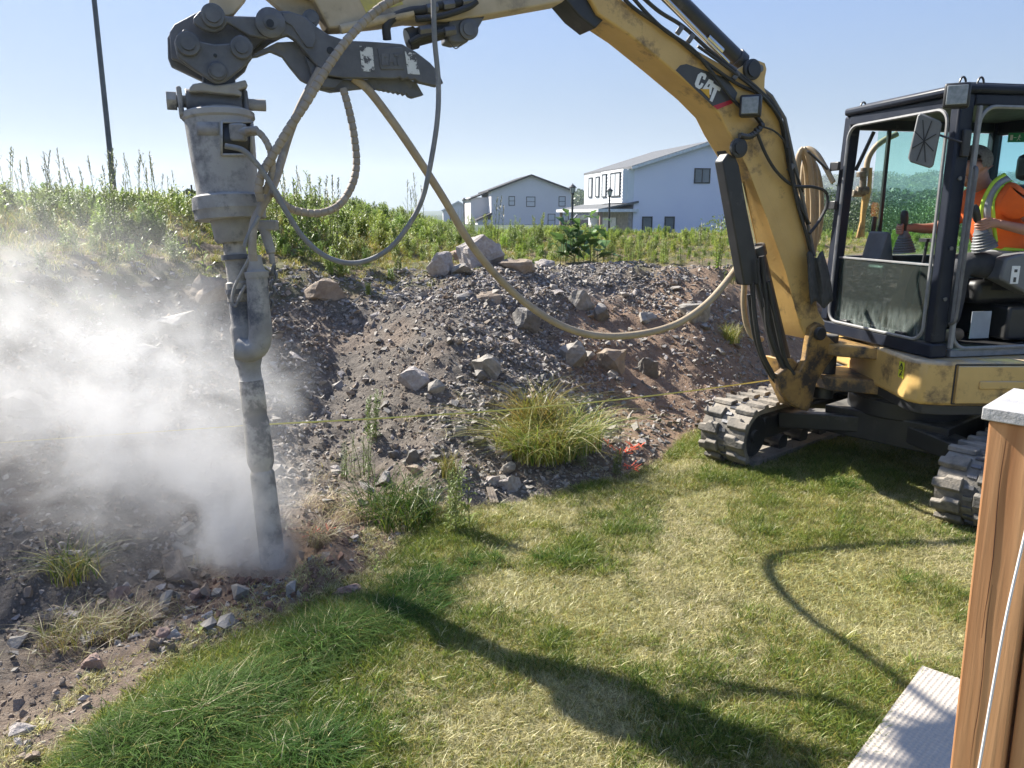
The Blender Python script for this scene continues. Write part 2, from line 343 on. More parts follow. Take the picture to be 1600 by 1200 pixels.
def cam_visible(x, y, z, m=60):
    dx, dy, dz = x, y, z - 1.8; dep = dy * cT - dz * sT; up = dy * sT + dz * cT
    u = 800 + F * dx / dep; v = 600 - F * up / dep
    return (dep > .1) & (u > -m) & (u < 1600 + m) & (v > -m) & (v < 1200 + m * 2)
# ---------------------------------------------------------------- rocks
def rock_mesh(name, sx, sy, sz, seed, n=16, flat=0.0, m=None, bev=.04, rough=.0):
    r = random.Random(seed); bm = bmesh.new()
    for k in range(n):
        v = Vector((r.gauss(0, 1), r.gauss(0, 1), r.gauss(0, 1))).normalized() * r.uniform(.82, 1)
        v = Vector((max(-.8, min(.8, v.x)), max(-.8, min(.8, v.y)), max(-.72, min(.72, v.z)))) 
        bm.verts.new((v.x * sx * .62, v.y * sy * .62, v.z * sz * .68))
    res = bmesh.ops.convex_hull(bm, input=bm.verts)
    bmesh.ops.delete(bm, geom=[g for g in res['geom_interior'] if isinstance(g, bmesh.types.BMVert)], context='VERTS')
    if rough:
        bmesh.ops.triangulate(bm, faces=bm.faces)
        bmesh.ops.subdivide_edges(bm, edges=bm.edges, cuts=3, use_grid_fill=True)
        from mathutils import noise
        for v in bm.verts:
            q = v.co.copy() * (3.0 / max(sx, .05)); q += Vector((seed, 0, 0))
            v.co += v.co.normalized() * (noise.fractal(q, 1, 2, 4) * rough * sx)
    me = bpy.data.meshes.new(name); bm.to_mesh(me); bm.free()
    if m: me.materials.append(m)
    return me
R_grey = mat('grey_stone', (.33, .295, .245), (.20, .175, .145), .75, scale=20, bump=.5, bscale=90, c3=(.34, .32, .29), c3scale=6, dust=(.34, .31, .27))
R_dark = mat('dark_slate', (.165, .148, .128), (.10, .09, .078), .65, scale=25, bump=.4, bscale=80, dust=(.28, .255, .225))
R_tan = mat('tan_stone', (.34, .27, .20), (.24, .18, .13), .85, scale=14, bump=.6, bscale=70, c3=(.22, .20, .18), c3scale=5)
R_pale = mat('pale_granite', (.42, .38, .35), (.30, .26, .235), .8, scale=30, bump=.7, bscale=60, c3=(.50, .47, .44), c3scale=9)
R_pink = mat('reddish_stone', (.34, .23, .18), (.24, .16, .13), .8, scale=18, bump=.5, bscale=70)
RK = [  # px, py, width px, height px, material, sink, label, flatness
 (688, 421, 44, 40, R_pale, 'pale pinkish boulder at the left end of the row on the bank crest'),
 (748, 404, 78, 48, R_pale, 'largest pale grey granite boulder on the bank crest'),
 (712, 402, 34, 30, R_pink, 'reddish rock tucked behind the pale crest boulders'),
 (723, 425, 36, 20, R_grey, 'small smooth grey rock in front of the largest crest boulder'),
 (808, 418, 62, 22, R_tan, 'flat brown slab just right of the largest crest boulder'),
 (852, 414, 36, 12, R_pale, 'thin pale stone on the crest right of the flat brown slab'),
 (498, 458, 76, 32, R_tan, 'oblong tan block lying on the bank crest behind the drill'),
 (326, 463, 66, 44, R_tan, 'rounded boulder on the crest left of the drill rod in the dust'),
 (760, 470, 44, 24, R_tan, 'brown stone half buried just under the crest beside the hose'),
 (910, 474, 40, 34, R_grey, 'pale faced broken rock high in the middle of the bank'),
 (822, 507, 48, 38, R_dark, 'dark slate block above the sagging hose on the bank'),
 (900, 565, 50, 42, R_grey, 'grey wedge shaped rock under the low point of the hose'),
 (961, 572, 54, 38, R_tan, 'rough round tan rock right of the grey wedge rock'),
 (758, 580, 50, 34, R_grey, 'smooth slanted grey rock in the middle of the slope'),
 (647, 599, 48, 36, R_pale, 'white faced angular rock above the yellow string'),
 (1084, 490, 52, 36, R_grey, 'light grey rock behind the rising end of the hose'),
 (940, 494, 30, 30, R_dark, 'dark rock next to the pale faced rock high on the bank'),
 (1010, 501, 32, 20, R_grey, 'small pale grey rock right of centre high on the bank'),
 (1013, 580, 34, 30, R_dark, 'dark rock just right of the rough round tan rock'),
 (681, 609, 28, 24, R_grey, 'small cubic rock beside the white faced rock'),
 (646, 719, 26, 26, R_dark, 'dark stone between the weeds at the foot of the slope'),
 (659, 784, 20, 28, R_grey, 'upright grey stone at the grass edge left of the rubble'),
 (770, 752, 30, 22, R_pale, 'white stone left of a pair at the foot of the slope'),
 (796, 760, 36, 28, R_pale, 'cream stone right of a pair at the foot of the slope'),
 (794, 735, 22, 22, R_grey, 'thin tilted grey stone behind the pale pair'),
 (718, 676, 24, 18, R_grey, 'light grey stone under the string left of the big grass clump'),
 (280, 893, 60, 54, R_tan, 'big tan rock with a flat face left of the drilled hole'),
 (183, 935, 34, 24, R_pink, 'flat round pinkish stone lower left in the loose dirt'),
 (143, 1040, 34, 22, R_pink, 'brown stone below the dry sod clump'),
 (237, 1008, 24, 20, R_tan, 'small tan stone in the trio left of the lush grass'),
 (253, 993, 22, 20, R_pink, 'brown stone in the middle of the trio left of the lush grass'),
 (271, 997, 24, 18, R_pale, 'cream stone in the trio left of the lush grass'),
 (31, 1145, 42, 16, R_pale, 'flat pale stone in the lower left corner'),
 (541, 930, 52, 18, R_pink, 'long pinkish stone at the lawn edge below the hole'),
 (339, 931, 20, 16, R_grey, 'small bluish grey stone below the big tan rock'),
 (304, 935, 24, 18, R_pink, 'small brown stone below the big tan rock'),
 (150, 553, 70, 40, R_pale, 'large pale slab seen through the dust on the left slope'),
 (255, 500, 80, 20, R_grey, 'long grey ledge rock seen through thin dust'),
 (30, 640, 60, 46, R_grey, 'big grey rock in thick dust at the left edge'),
 (230, 560, 46, 30, R_grey, 'grey rock in the dust right of the large pale slab')]
for k, (px, py, wp, hp, m, lab) in enumerate(RK):
    p = hit(px, py + hp * .30); dep = p.y * cT - (p.z - 1.8) * sT; W = wp / F * dep; H = hp / F * dep
    me = rock_mesh('rock', W, W * .8, H * 1.25, 100 + k, n=15, m=m, rough=.085 if wp > 30 else .05)
    o = bpy.data.objects.new('rock', me); COL.objects.link(o); props(o, lab, 'rock')
    o.location = p + Vector((0, W * .25, H * .32)); o.rotation_euler = (random.uniform(-.2, .2), random.uniform(-.2, .2), random.uniform(-.5, .5))
# countable loose stones
smesh = [rock_mesh('stone', 1, .8, .55 if k % 3 else .3, 300 + k, n=11, m=[R_grey, R_dark, R_grey, R_pale, R_dark, R_tan][k % 6], rough=.02 if k % 2 else 0) for k in range(18)]
cnt = 0
spots = []
while cnt < 270:
    u = rng.uniform(430, 1190); v = rng.uniform(440, 800)
    if rng.random() < .18: u = rng.uniform(20, 560); v = rng.uniform(820, 1010)
    p = hit(u, v); s = float(sdist(p.x, p.y))
    if s < .15 or s > 2.7 or p.y > 12: continue
    if u > 850 and v > 560 and rng.random() < .5: continue
    r = random.choice([.045, .055, .065, .08, .10, .13]) * random.uniform(.8, 1.3)
    o = bpy.data.objects.new('stone', smesh[rng.integers(0, 18)]); COL.objects.link(o)
    o.location = p + Vector((0, 0, r * .15)); o.scale = (r, r, r); o.rotation_euler = (rng.uniform(-.6, .6), rng.uniform(-.6, .6), rng.uniform(0, 6.3))
    cn = ['grey', 'dark slate', 'grey', 'pale', 'dark slate', 'tan'][smesh.index(o.data) % 6]
    wh = 'in the turned soil below the drill' if v > 815 else ('high under the crest left of the hose' if u < 700 else 'high under the crest right of the hose') if v < 540 else ('on the bare face right of the drill' if u < 620 else 'in the rubble chute above the lawn' if u < 870 else 'on the brown slope beside the boom')
    props(o, 'loose %s stone %s' % (cn, wh), 'stone', '%s stones %s' % (cn, wh)); cnt += 1
# rubble
def proto_stone(k):
    m = [R_grey, R_dark, R_grey, R_tan, R_dark, R_pale][k % 6]; me = rock_mesh('chip', 1, .75, [.3, .5, .6][k % 3], 500 + k, n=9, m=m); return bpy.data.objects.new('chip', me)
NP = 150000
u = rng.uniform(-.2, 1, NP); X = rng.uniform(-5, 4.5, NP); Y = 2 + 7.5 * rng.random(NP); s = sdist(X, Y)
slate = fbm(X * 1.1, Y * 1.1, 61); Wv = 2.7 - .9 * sm(.9, 2.2, X) + .4 * sm(-.3, -1.6, X)
keep = (s > .12) & (s < Wv + .5) & (rng.random(NP) < (.22 + .78 * sm(.42, .58, slate)) * np.where((X > .5) & (s < 1.5), .4, 1) * np.where(X < -.6, .6, 1))
keep |= (s > .1) & (s < 1.4) & (X > -.35) & (X < .9) & (rng.random(NP) < .75)
Z = terrain(X, Y); keep &= cam_visible(X, Y, Z); X, Y, Z = X[keep], Y[keep], Z[keep]; n = len(X)
sz = .011 + .034 * rng.random(n) ** 3 + .035 * (rng.random(n) < .12) * rng.random(n)
sz *= 1 + .5 * sm(4.2, 6.5, Y)
scatter('rubble', np.stack([X, Y, Z - sz * .04], 1), rng.uniform(-.9, .9, (n, 3)) * [1, 1, 3.5], np.stack([sz * rng.uniform(.8, 1.6, n), sz, sz], 1), rng.integers(0, 24, n), [proto_stone(k) for k in range(24)])
print('rubble', n)
# crumbs of soil, left foreground and reddish part
M_clod = mat('soil_clod', (.21, .165, .125), (.31, .245, .19), .95, scale=20, bump=.6, bscale=120)
M_clod2 = mat('red_clod', (.15, .085, .06), (.21, .125, .09), .95, scale=20, bump=.6, bscale=120)
NP = 120000
X = rng.uniform(-4, 3, NP); Y = 2 + 6.5 * rng.random(NP); s = sdist(X, Y)
keep = (s > .03) & (s < 3) & (rng.random(NP) < np.where((X < -.5), .75, .38) * (.15 + .85 * sm(.40, .60, fbm(X * 2.3, Y * 2.3, 77))))
Z = terrain(X, Y); keep &= cam_visible(X, Y, Z); X, Y, Z = X[keep], Y[keep], Z[keep]; n = len(X); sz = .005 + .022 * rng.random(n) ** 4 + np.where(X < -.5, .045, .015) * rng.random(n) ** 14
clods = [bpy.data.objects.new('clod', rock_mesh('clod', 1, .9, .8, 700 + k, n=12, m=M_clod if k % 5 else R_tan)) for k in range(10)] + [bpy.data.objects.new('clod', rock_mesh('clod', 1, .9, .8, 720 + k, n=12, m=M_clod2)) for k in range(4)]
dh = np.hypot(X - HOLE[0] - .15, Y - HOLE[1] + .1)
idx = np.where(dh < .45 + .15 * rng.random(n), rng.integers(10, 14, n), rng.integers(0, 10, n))
scatter('loose_soil', np.stack([X, Y, Z + sz * .1], 1), rng.uniform(-3, 3, (n, 3)), np.stack([sz, sz, sz], 1), idx, clods)
# ---------------------------------------------------------------- grass
G_green = leafmat('grass_green', (.15, .215, .03), yel=(.26, .28, .05)); G_dry = leafmat('grass_dry', (.62, .55, .31), yel=(.48, .47, .20), trans=.35)
G_lush = leafmat('grass_lush', (.042, .11, .017), yel=(.085, .155, .025), trans=.4, rough=.7); G_lush.node_tree.nodes['Principled BSDF'].inputs['Specular IOR Level'].default_value = .18; G_yel = leafmat('grass_yellow', (.29, .27, .055), yel=(.40, .29, .07))
G_straw = leafmat('straw', (.36, .27, .165), yel=(.26, .19, .11), trans=.2)
def tuft(name, nb, rad, h, wd, lean, mats, probs, seg=3, seed=0, droop=.5, dirx=0):
    r = random.Random(seed); vs = []; fs = []; mi = []
    for b in range(nb):
        q = r.uniform(0, 6.283); rr = rad * math.sqrt(r.random()); x0, y0 = rr * math.cos(q), rr * math.sin(q)
        d = r.uniform(0, 6.283); L = h * r.uniform(.45, 1.15); ln = lean * r.uniform(.3, 1.4); cx, cy = math.cos(d) + dirx, math.sin(d) - dirx * .4
        w_ = wd * r.uniform(.6, 1.3); sd = r.uniform(0, 6.283); sx, sy = math.cos(sd) * w_, math.sin(sd) * w_
        m = 0; t = r.random(); acc = 0
        for k, pz in enumerate(probs):
            acc += pz
            if t < acc: m = k; break
        base = len(vs)
        for k in range(seg + 1):
            f = k / seg; o = ln * L * f ** (1.3 + droop); z = L * (f - droop * .55 * f ** 3 * min(1, ln)) - .004
            x, y = x0 + cx * o, y0 + cy * o; g = (1 - f) ** .6
            if k < seg: vs += [(x - sx * g, y - sy * g, z), (x + sx * g, y + sy * g, z)]
            else: vs.append((x, y, z))
        for k in range(seg - 1): a = base + 2 * k; fs.append((a, a + 1, a + 3, a + 2)); mi.append(m)
        a = base + 2 * (seg - 1); fs.append((a, a + 1, a + 2)); mi.append(m)
    return raw(name, vs, fs, mats, mi, smooth=True)
GM = [G_green, G_dry, G_lush, G_yel]
protos = []
for k in range(6): protos.append(tuft('t', 22, .03, .030, .0016, 1.5, GM, (.12, .76, .0, .12), 2, k))       # dry matted
for k in range(6): protos.append(tuft('t', 22, .03, .040, .0018, 1.0, GM, (.45, .28, .05, .22), 2, 10 + k))   # mixed
for k in range(5): protos.append(tuft('t', 22, .03, .060, .0020, .9, GM, (.55, .06, .32, .07), 3, 20 + k))    # green
for k in range(6): protos.append(tuft('t', 26, .035, .098, .0021, 1.25, GM, (.06, .03, .87, .04), 4, 30 + k, .8, .15))    # lush long
def px_of(x, y, z):
    dz = z - 1.8; dep = y * cT - dz * sT; up = y * sT + dz * cT; return 800 + F * x / dep, 600 - F * up / dep, dep
def blob(U, V, cx, cy, rx, ry, ang=0):
    c, s_ = math.cos(math.radians(ang)), math.sin(math.radians(ang)); a = (U - cx) * c + (V - cy) * s_; b = -(U - cx) * s_ + (V - cy) * c
    return np.exp(-((a / rx) ** 2 + (b / ry) ** 2))
def wblob(X, Y, px, py, rx, ry, ang=0):   # patch on the ground round a ground point
    p = atZ(px, py, 0); return blob(X, Y, p.x, p.y, rx, ry, ang)
NP = 330000
X = rng.uniform(-2.3, 5.2, NP); Y = rng.uniform(1.6, 8.5, NP); s = sdist(X, Y); Z = terrain(X, Y)
ed = .10 * (fbm(X * 6, Y * 6, 41) - .5) + .05
keep = ((s < ed + .05 * rng.random(NP) ** 2) | ((s < .30) & (X < -.4) & (rng.random(NP) < .22 * sm(.35, .6, fbm(X * 4, Y * 4, 78))))) & cam_visible(X, Y, Z) & (rng.random(NP) < np.clip(3.4 / np.maximum(Y, 2) * 1.0, .35, 1))
X, Y, Z, s = X[keep], Y[keep], Z[keep], s[keep]; n = len(X)
lush = wblob(X, Y, 300, 1130, .40, .20, 42) * 1.3 + wblob(X, Y, 520, 1000, .34, .18, 35) * 1.2 + wblob(X, Y, 460, 1190, .28, .16, 20) + wblob(X, Y, 690, 900, .32, .20, 30) * .8 + wblob(X, Y, 880, 880, .30, .14, 0) * .6 + wblob(X, Y, 1330, 760, .75, .22, 10) * .55 + wblob(X, Y, 1440, 920, .30, .2, -20) * .6 + wblob(X, Y, 1160, 750, .4, .12, 10) * .5 + wblob(X, Y, 640, 960, .25, .25, 0) * .5 + wblob(X, Y, 720, 840, .35, .2, 0) * .45
gr = fbm(X * 1.7, Y * 1.7, 71) + .25 * (fbm(X * 6, Y * 6, 72) - .5); lush = lush + .8 * (fbm(X * 5, Y * 5, 73) - .5) + .4 * (vnoise(X * 22, Y * 22, 75) - .5)
dryp = wblob(X, Y, 1050, 960, .7, .5, 0) + wblob(X, Y, 820, 1080, .5, .4, 0) * .7 + wblob(X, Y, 1000, 1150, .7, .3, 0) * .8
score = gr + lush * .5 - dryp * .25
kind = np.where(lush > .74, 3, np.where(score > .66, 2, np.where(score > .43, 1, 0)))
jit = rng.random(n); kind = np.where((jit < .18) & (kind > 0) & (kind < 3), kind - 1, kind); kind = np.where((jit > .93) & (kind < 2), kind + 1, kind)
# dry fringe along the toe on the left
fr = (s > -.22) & (X < -.5) & (rng.random(n) < .55) & (lush < .9); kind = np.where(fr | (s > .06), 0, kind)
bare = (vnoise(X * 9, Y * 9, 74) > .86) & (kind == 0) | ((wblob(X, Y, 725, 1130, .07, .05) > .5) & (jit < .85))
base = np.array([0, 6, 12, 17]); num = np.array([6, 6, 5, 6])
idx = base[kind] + (rng.integers(0, 1000, n) % num[kind]); sc = rng.uniform(.7, 1.25, n) * np.where(kind == 3, np.clip(.45 + .55 * lush, .5, 1.3), 1)
mat_p = atZ(1440, 1052, 0); md = Vector((-.686, -.727, 0)); me_ = Vector((.727, -.686, 0))
da = (X - mat_p.x) * md.x + (Y - mat_p.y) * md.y; db = (X - mat_p.x) * me_.x + (Y - mat_p.y) * me_.y
onmat = (da > .0) & (db > .0)
ok = ~bare & ~onmat; X, Y, Z, idx, sc, n = X[ok], Y[ok], Z[ok], idx[ok], sc[ok], ok.sum()
scatter('lawn_grass', np.stack([X, Y, Z], 1), np.stack([rng.uniform(-.25, .25, n), rng.uniform(-.25, .25, n), np.where(idx >= 17, rng.uniform(-1.9, 1.9, n), rng.uniform(0, 6.28, n))], 1), np.stack([sc] * 3, 1), idx, protos)
print('lawn', n)
# ---------------------------------------------------------------- weeds
W_green = leafmat('weed_leaf', (.18, .27, .06), yel=(.29, .35, .085), trans=.5); W_pale = leafmat('weed_seedhead', (.25, .24, .13), yel=(.18, .22, .10), trans=.25)
W_dark = leafmat('broad_leaf', (.07, .15, .045), yel=(.10, .18, .05)); W_lime = leafmat('young_leaf', (.25, .36, .06), yel=(.34, .38, .08)); W_stem = leafmat('weed_stem', (.13, .13, .05), trans=.05)
def leaf(vs, fs, p, d, L, w_, up=.3, bend=.4, nrm=None):
    """folded pointed leaf from p along d"""
    d = Vector(d).normalized(); s_ = d.cross(Vector((0, 0, 1)));
    if s_.length < .1: s_ = Vector((1, 0, 0))
    s_.normalize(); b = len(vs); m = p + d * L * .5 + Vector((0, 0, L * up * .3)); t = p + d * L - Vector((0, 0, L * bend * .4))
    vs += [p, m + s_ * w_, m - Vector((0, 0, w_ * .25)), m - s_ * w_, t]
    fs += [(b, b + 1, b + 2), (b, b + 2, b + 3), (b + 1, b + 4, b + 2), (b + 2, b + 4, b + 3)]
def weed(kind, h, seed):
    """returns (stem MB, leaf MB-like, seed MB-like)"""
    r = random.Random(seed); st = MB(); lv, lf = [], []; sv, sf = [], []
    nst = {'tall': 3, 'bushy': 6, 'fine': 7, 'big': 3, 'lime': 1}[kind]
    for k in range(nst):
        q = r.uniform(0, 6.28); a = Vector((r.uniform(-.05, .05), r.uniform(-.05, .05), 0)) * (1 + h); lean = r.uniform(.02, .28 if kind != 'tall' else .16)
        H = h * r.uniform(.65, 1); pts = [a + Vector((math.cos(q) * lean * H * (t / 5) ** 1.5, math.sin(q) * lean * H * (t / 5) ** 1.5, H * t / 5)) for t in range(6)]
        st.tube(pts, .004 + .002 * h, 4, rf=lambda i, n_: (.003 + .003 * h) * (1.05 - i / n_))
        def at(f): f = min(f * 5, 4.999); i = int(f); return pts[i].lerp(pts[i + 1], f - i)
        nl = int({'tall': 34, 'bushy': 40, 'fine': 60, 'big': 7, 'lime': 16}[kind] * (.5 + .5 * h) * (.62 if kind == 'tall' else 1))
        for i in range(nl):
            f = (i + .5) / nl; f = .08 + .9 * f; p = at(f); an = i * 2.4 + r.uniform(-.5, .5); L = {'tall': .07, 'bushy': .09, 'fine': .07, 'big': .20, 'lime': .13}[kind] * (1.15 - (.95 if kind == 'tall' else .75) * f) * r.uniform(.7, 1.3)
            ww = {'tall': .16, 'bushy': .15, 'fine': .05, 'big': .38, 'lime': .15}[kind] * L
            d = Vector((math.cos(an), math.sin(an), r.uniform(.1, 1.0))); leaf(lv, lf, p, d, L, ww, .4, r.uniform(0, .8))
            if kind in ('tall', 'bushy') and f > .35 and i % (3 if kind == 'tall' else 2) == 0:   # side branch with small leaves
                bl = .16 * (1.25 - f) * h * r.uniform(.6, 1.4); dd = Vector((math.cos(an) * .55, math.sin(an) * .55, 1)).normalized()
                st.tube([p, p + dd * bl], .0018, 3)
                for j in range(7):
                    g_ = (j + 1) / 7; a2 = r.uniform(0, 6.28); dv = Vector((math.cos(a2), math.sin(a2), .8)); tgt = (sv, sf) if f > .6 and kind == 'tall' else (lv, lf)
                    leaf(*tgt, p + dd * bl * g_, dv, .028 * r.uniform(.7, 1.4), .006, .2, .2)
        if kind == 'tall':
            for i in range(int(36 * h)):
                f = .72 + .28 * i / (36 * h); a2 = r.uniform(0, 6.28); leaf(sv, sf, at(f), Vector((math.cos(a2), math.sin(a2), 1.3)), .03, .007, .1, .1)
    return st, (lv, lf), (sv, sf)
def weed_meshes(kind, h, seed, leafm):
    st, lv, sv = weed(kind, h, seed); out = []
    nb_ = len(lv[0]); fv = lv[0] + sv[0]; ff = lv[1] + [tuple(i + nb_ for i in f) for f in sv[1]]
    out.append(('stem', raw('stem', st.v, st.f, [W_stem]).data)); out.append(('foliage', raw('foliage', fv, ff, [leafm, W_pale], [0] * len(lv[1]) + [1] * len(sv[1])).data))
    return out
WM = {('tall', k): weed_meshes('tall', 1.0, 40 + k, W_green) for k in range(4)}
WM |= {('bushy', k): weed_meshes('bushy', .75, 50 + k, W_lime if k == 1 else W_green) for k in range(3)}
WM |= {('fine', k): weed_meshes('fine', .7, 60 + k, W_green) for k in range(3)}
WM |= {('big', k): weed_meshes('big', .45, 70 + k, W_dark) for k in range(2)}
WM |= {('lime', k): weed_meshes('lime', .5, 80 + k, W_lime) for k in range(2)}
def plant(kind, k, loc, sc, label, name='weed', group=None):
    o = thing(name, loc, label, 'weed', group); o.scale = (sc, sc, sc); o.rotation_euler = (0, 0, rng.uniform(0, 6.28))
    for nm, me in WM[(kind, k)]:
        c = bpy.data.objects.new(nm, me); COL.objects.link(c); c.parent = o; ORG[c] = Vector(loc)
    return o
def top_to(px, ytop, Y):       # ground point and height so the top reaches ytop in the picture
    p = atY(px, ytop, Y); z = zt(p.x, p.y); return Vector((p.x, p.y, z - .02)), max(.25, p.z - z)
ORD = 'first second third fourth fifth sixth seventh eighth ninth tenth eleventh twelfth thirteenth fourteenth fifteenth sixteenth seventeenth eighteenth nineteenth twentieth twenty-first twenty-second twenty-third twenty-fourth twenty-fifth twenty-sixth twenty-seventh twenty-eighth'.split()
NAMED = {}
def ordinals():
    for (fmt, key), L_ in NAMED.items():
        for k, (px_, o) in enumerate(sorted(L_, key=lambda t: t[0])): o['label'] = fmt % ORD[k]
def reg(px_, o, fmt): NAMED.setdefault((fmt, 0), []).append((px_, o)); return o
# tall mugwort along the left rise (px, top y, distance)
for i, (px, yt, Y) in enumerate([(-20, 215, 8.6), (12, 212, 9.5), (52, 222, 8.8), (75, 236, 10), (98, 228, 9.2), (118, 244, 8.4), (150, 218, 8.0), (160, 225, 9.0), (200, 236, 9.6), (214, 226, 8.7), (232, 224, 10), (246, 246, 9), (262, 262, 8.6), (35, 250, 8.0), (182, 262, 8.2), (455, 238, 8.8), (470, 256, 9.6), (490, 252, 9.0), (508, 262, 8.5), (522, 280, 9.3), (437, 262, 9.6)]):
    p, h = top_to(px, yt, Y); reg(px, plant('tall', i % 4, p, h / 1.0, 'x', group='tall weeds on the left rise' if px < 400 else 'tall weeds behind the hose loop'), '%s tall mugwort from the left against the sky on the left rise' if px < 400 else '%s mugwort from the left seen inside the hose loop')
for i, (px, yt, Y, kd) in enumerate([(175, 290, 7.2, 'bushy'), (128, 300, 7.6, 'bushy'), (215, 330, 7.0, 'lime'), (60, 300, 7.8, 'bushy'), (10, 300, 8, 'bushy'), (250, 300, 7.9, 'bushy'), (280, 330, 7.3, 'lime'), (315, 350, 6.9, 'lime'), (300, 300, 8.5, 'fine'), (425, 300, 8.4, 'bushy'), (470, 290, 8, 'bushy'), (90, 310, 8.4, 'bushy'), (330, 375, 6.7, 'lime')]):
    p, h = top_to(px, yt, Y); reg(px, plant(kd, i % 2, p, h / (.6 if kd == 'bushy' else .5), 'x', group='bushy weeds on the left rise'), '%s lower leafy weed from the left on the left rise')
for i, (px, yt, Y, kd) in enumerate([(640, 292, 16, 'tall'), (655, 300, 17, 'tall'), (715, 322, 14, 'fine'), (735, 330, 13, 'bushy'), (760, 330, 12.5, 'bushy'), (780, 318, 12, 'tall'), (800, 335, 11.5, 'bushy'), (843, 328, 11, 'bushy'), (828, 345, 11, 'fine'), (872, 352, 10.6, 'fine'), (985, 345, 10.2, 'fine'), (1000, 340, 10, 'fine'), (1040, 352, 10, 'bushy'), (1065, 352, 9.8, 'fine'), (1090, 358, 9.6, 'tall'), (1102, 348, 9.6, 'tall'), (1130, 340, 9.2, 'bushy'), (955, 356, 10.4, 'bushy'), (700, 340, 11, 'bushy'), (680, 335, 11.5, 'fine'), (600, 330, 11.5, 'bushy'), (625, 345, 10.5, 'bushy'), (570, 330, 12, 'fine'), (1145, 352, 9, 'fine'), (1020, 362, 9.4, 'fine'), (930, 350, 11, 'bushy'), (1240, 330, 9.5, 'bushy'), (1270, 330, 10, 'bushy')]):
    p, h = top_to(px, yt, Y); reg(px, plant(kd, i % 3 if kd in ('bushy', 'fine') else i % 4, p, h / (.72 if px < 940 else .85), 'x', group='weeds behind the bank crest'), '%s weed from the left in the rough growth before the houses')
for i, px in enumerate([885, 902, 918, 936]):
    p, h = top_to(px, 366, 9.8); reg(px, plant('big', i % 2, p, 1.5, 'x', 'burdock', 'burdock plants'), '%s broad leaved burdock from the left below the street lamps')
for i, (px, py, sc, kd, lab) in enumerate([(575, 745, .62, 'fine', 'feathery weed left of the rubble chute at the foot of the slope'), (545, 748, .5, 'fine', 'feathery weed nearest the drill at the foot of the slope'), (583, 690, .55, 'bushy', 'single upright weed crossing the yellow string'), (735, 830, .75, 'lime', 'leafy young weed on the lawn edge below the rubble'), (715, 835, .6, 'bushy', 'low leafy weed beside the young weed on the lawn edge'), (908, 735, .45, 'fine', 'thin weed right of the big yellow grass clump'), (308, 995, .22, 'lime', 'tiny seedling at the left edge of the lush grass'), (585, 905, .3, 'lime', 'thin green sprig at the lawn edge right of the hole'), (965, 745, .3, 'bushy', 'small weed beside the orange netting scraps')]):
    p = hit(px, py); plant(kd, i % 2, p, sc, lab)
# grass clumps on the bank
def clump(px, py, sc, label, mats, probs, nb=260, lean=.9, h=.3, rad=.13, name='grass_clump', seed=3):
    p = hit(px, py); o = tuft(name, nb, rad, h, .0028, lean, mats, probs, 5, seed, .8); COL.objects.link(o); o.location = p; sc *= 1.45; o.scale = (sc, sc, sc); props(o, label, 'grass clump'); ORG[o] = p
clump(848, 712, .95, 'large yellow green grass clump in the middle of the bank foot', GM, (.42, .1, .12, .36), 700, 1.5, .34, .17)
clump(838, 672, 1.0, 'upper tuft rising behind the large yellow green clump', GM, (.4, .1, .05, .45), 380, 1.1, .34, .1, seed=5)
clump(900, 700, 1.0, 'right hand part clump of dense green and rusty grass', GM, (.5, .25, .1, .15), 340, 1.2, .3, .13, seed=6)
clump(800, 705, .7, 'drooping grass clump at the left of the large one', GM, (.45, .2, .15, .2), 260, 1., .3, .12, seed=7)
clump(703, 745, .62, 'small yellow grass tuft standing in the rubble', GM, (.2, .15, .0, .65), 130, .6, .25, .06, seed=8)
clump(1140, 535, .7, 'green grass tuft high on the bare brown slope near the boom', GM, (.45, .1, .0, .45), 220, .7, .26, .1, seed=9)
clump(120, 900, .6, 'pale green grass tuft in the dust at the left', GM, (.5, .1, .2, .2), 160, 1.2, .3, .14, seed=10)
clump(620, 810, .8, 'dark grass mat hanging over the lawn corner by the weeds', GM, (.3, .02, .68, 0), 420, 1.3, .3, .2, seed=11)
SM = [G_straw, G_dry, G_green, G_yel]
clump(500, 850, .46, 'dry straw clump beside the drilled hole', SM, (.75, .25, 0, 0), 320, 1.5, .28, .1, seed=12)
clump(190, 985, .42, 'dry sod clump upturned at the lower left', SM, (.6, .2, .1, .1), 420, 1.4, .25, .22, seed=13)
clump(110, 1000, .42, 'greenish edge of sod at the far lower left', SM, (.3, .2, .3, .2), 300, 1.2, .26, .2, seed=14)
clump(500, 790, .4, 'dry root mat above the straw clump', SM, (.85, .15, 0, 0), 240, 1.6, .2, .18, seed=15)
clump(545, 810, .4, 'brown root mat under the feathery weeds', SM, (.85, .1, .05, 0), 240, 1.6, .2, .18, seed=16)
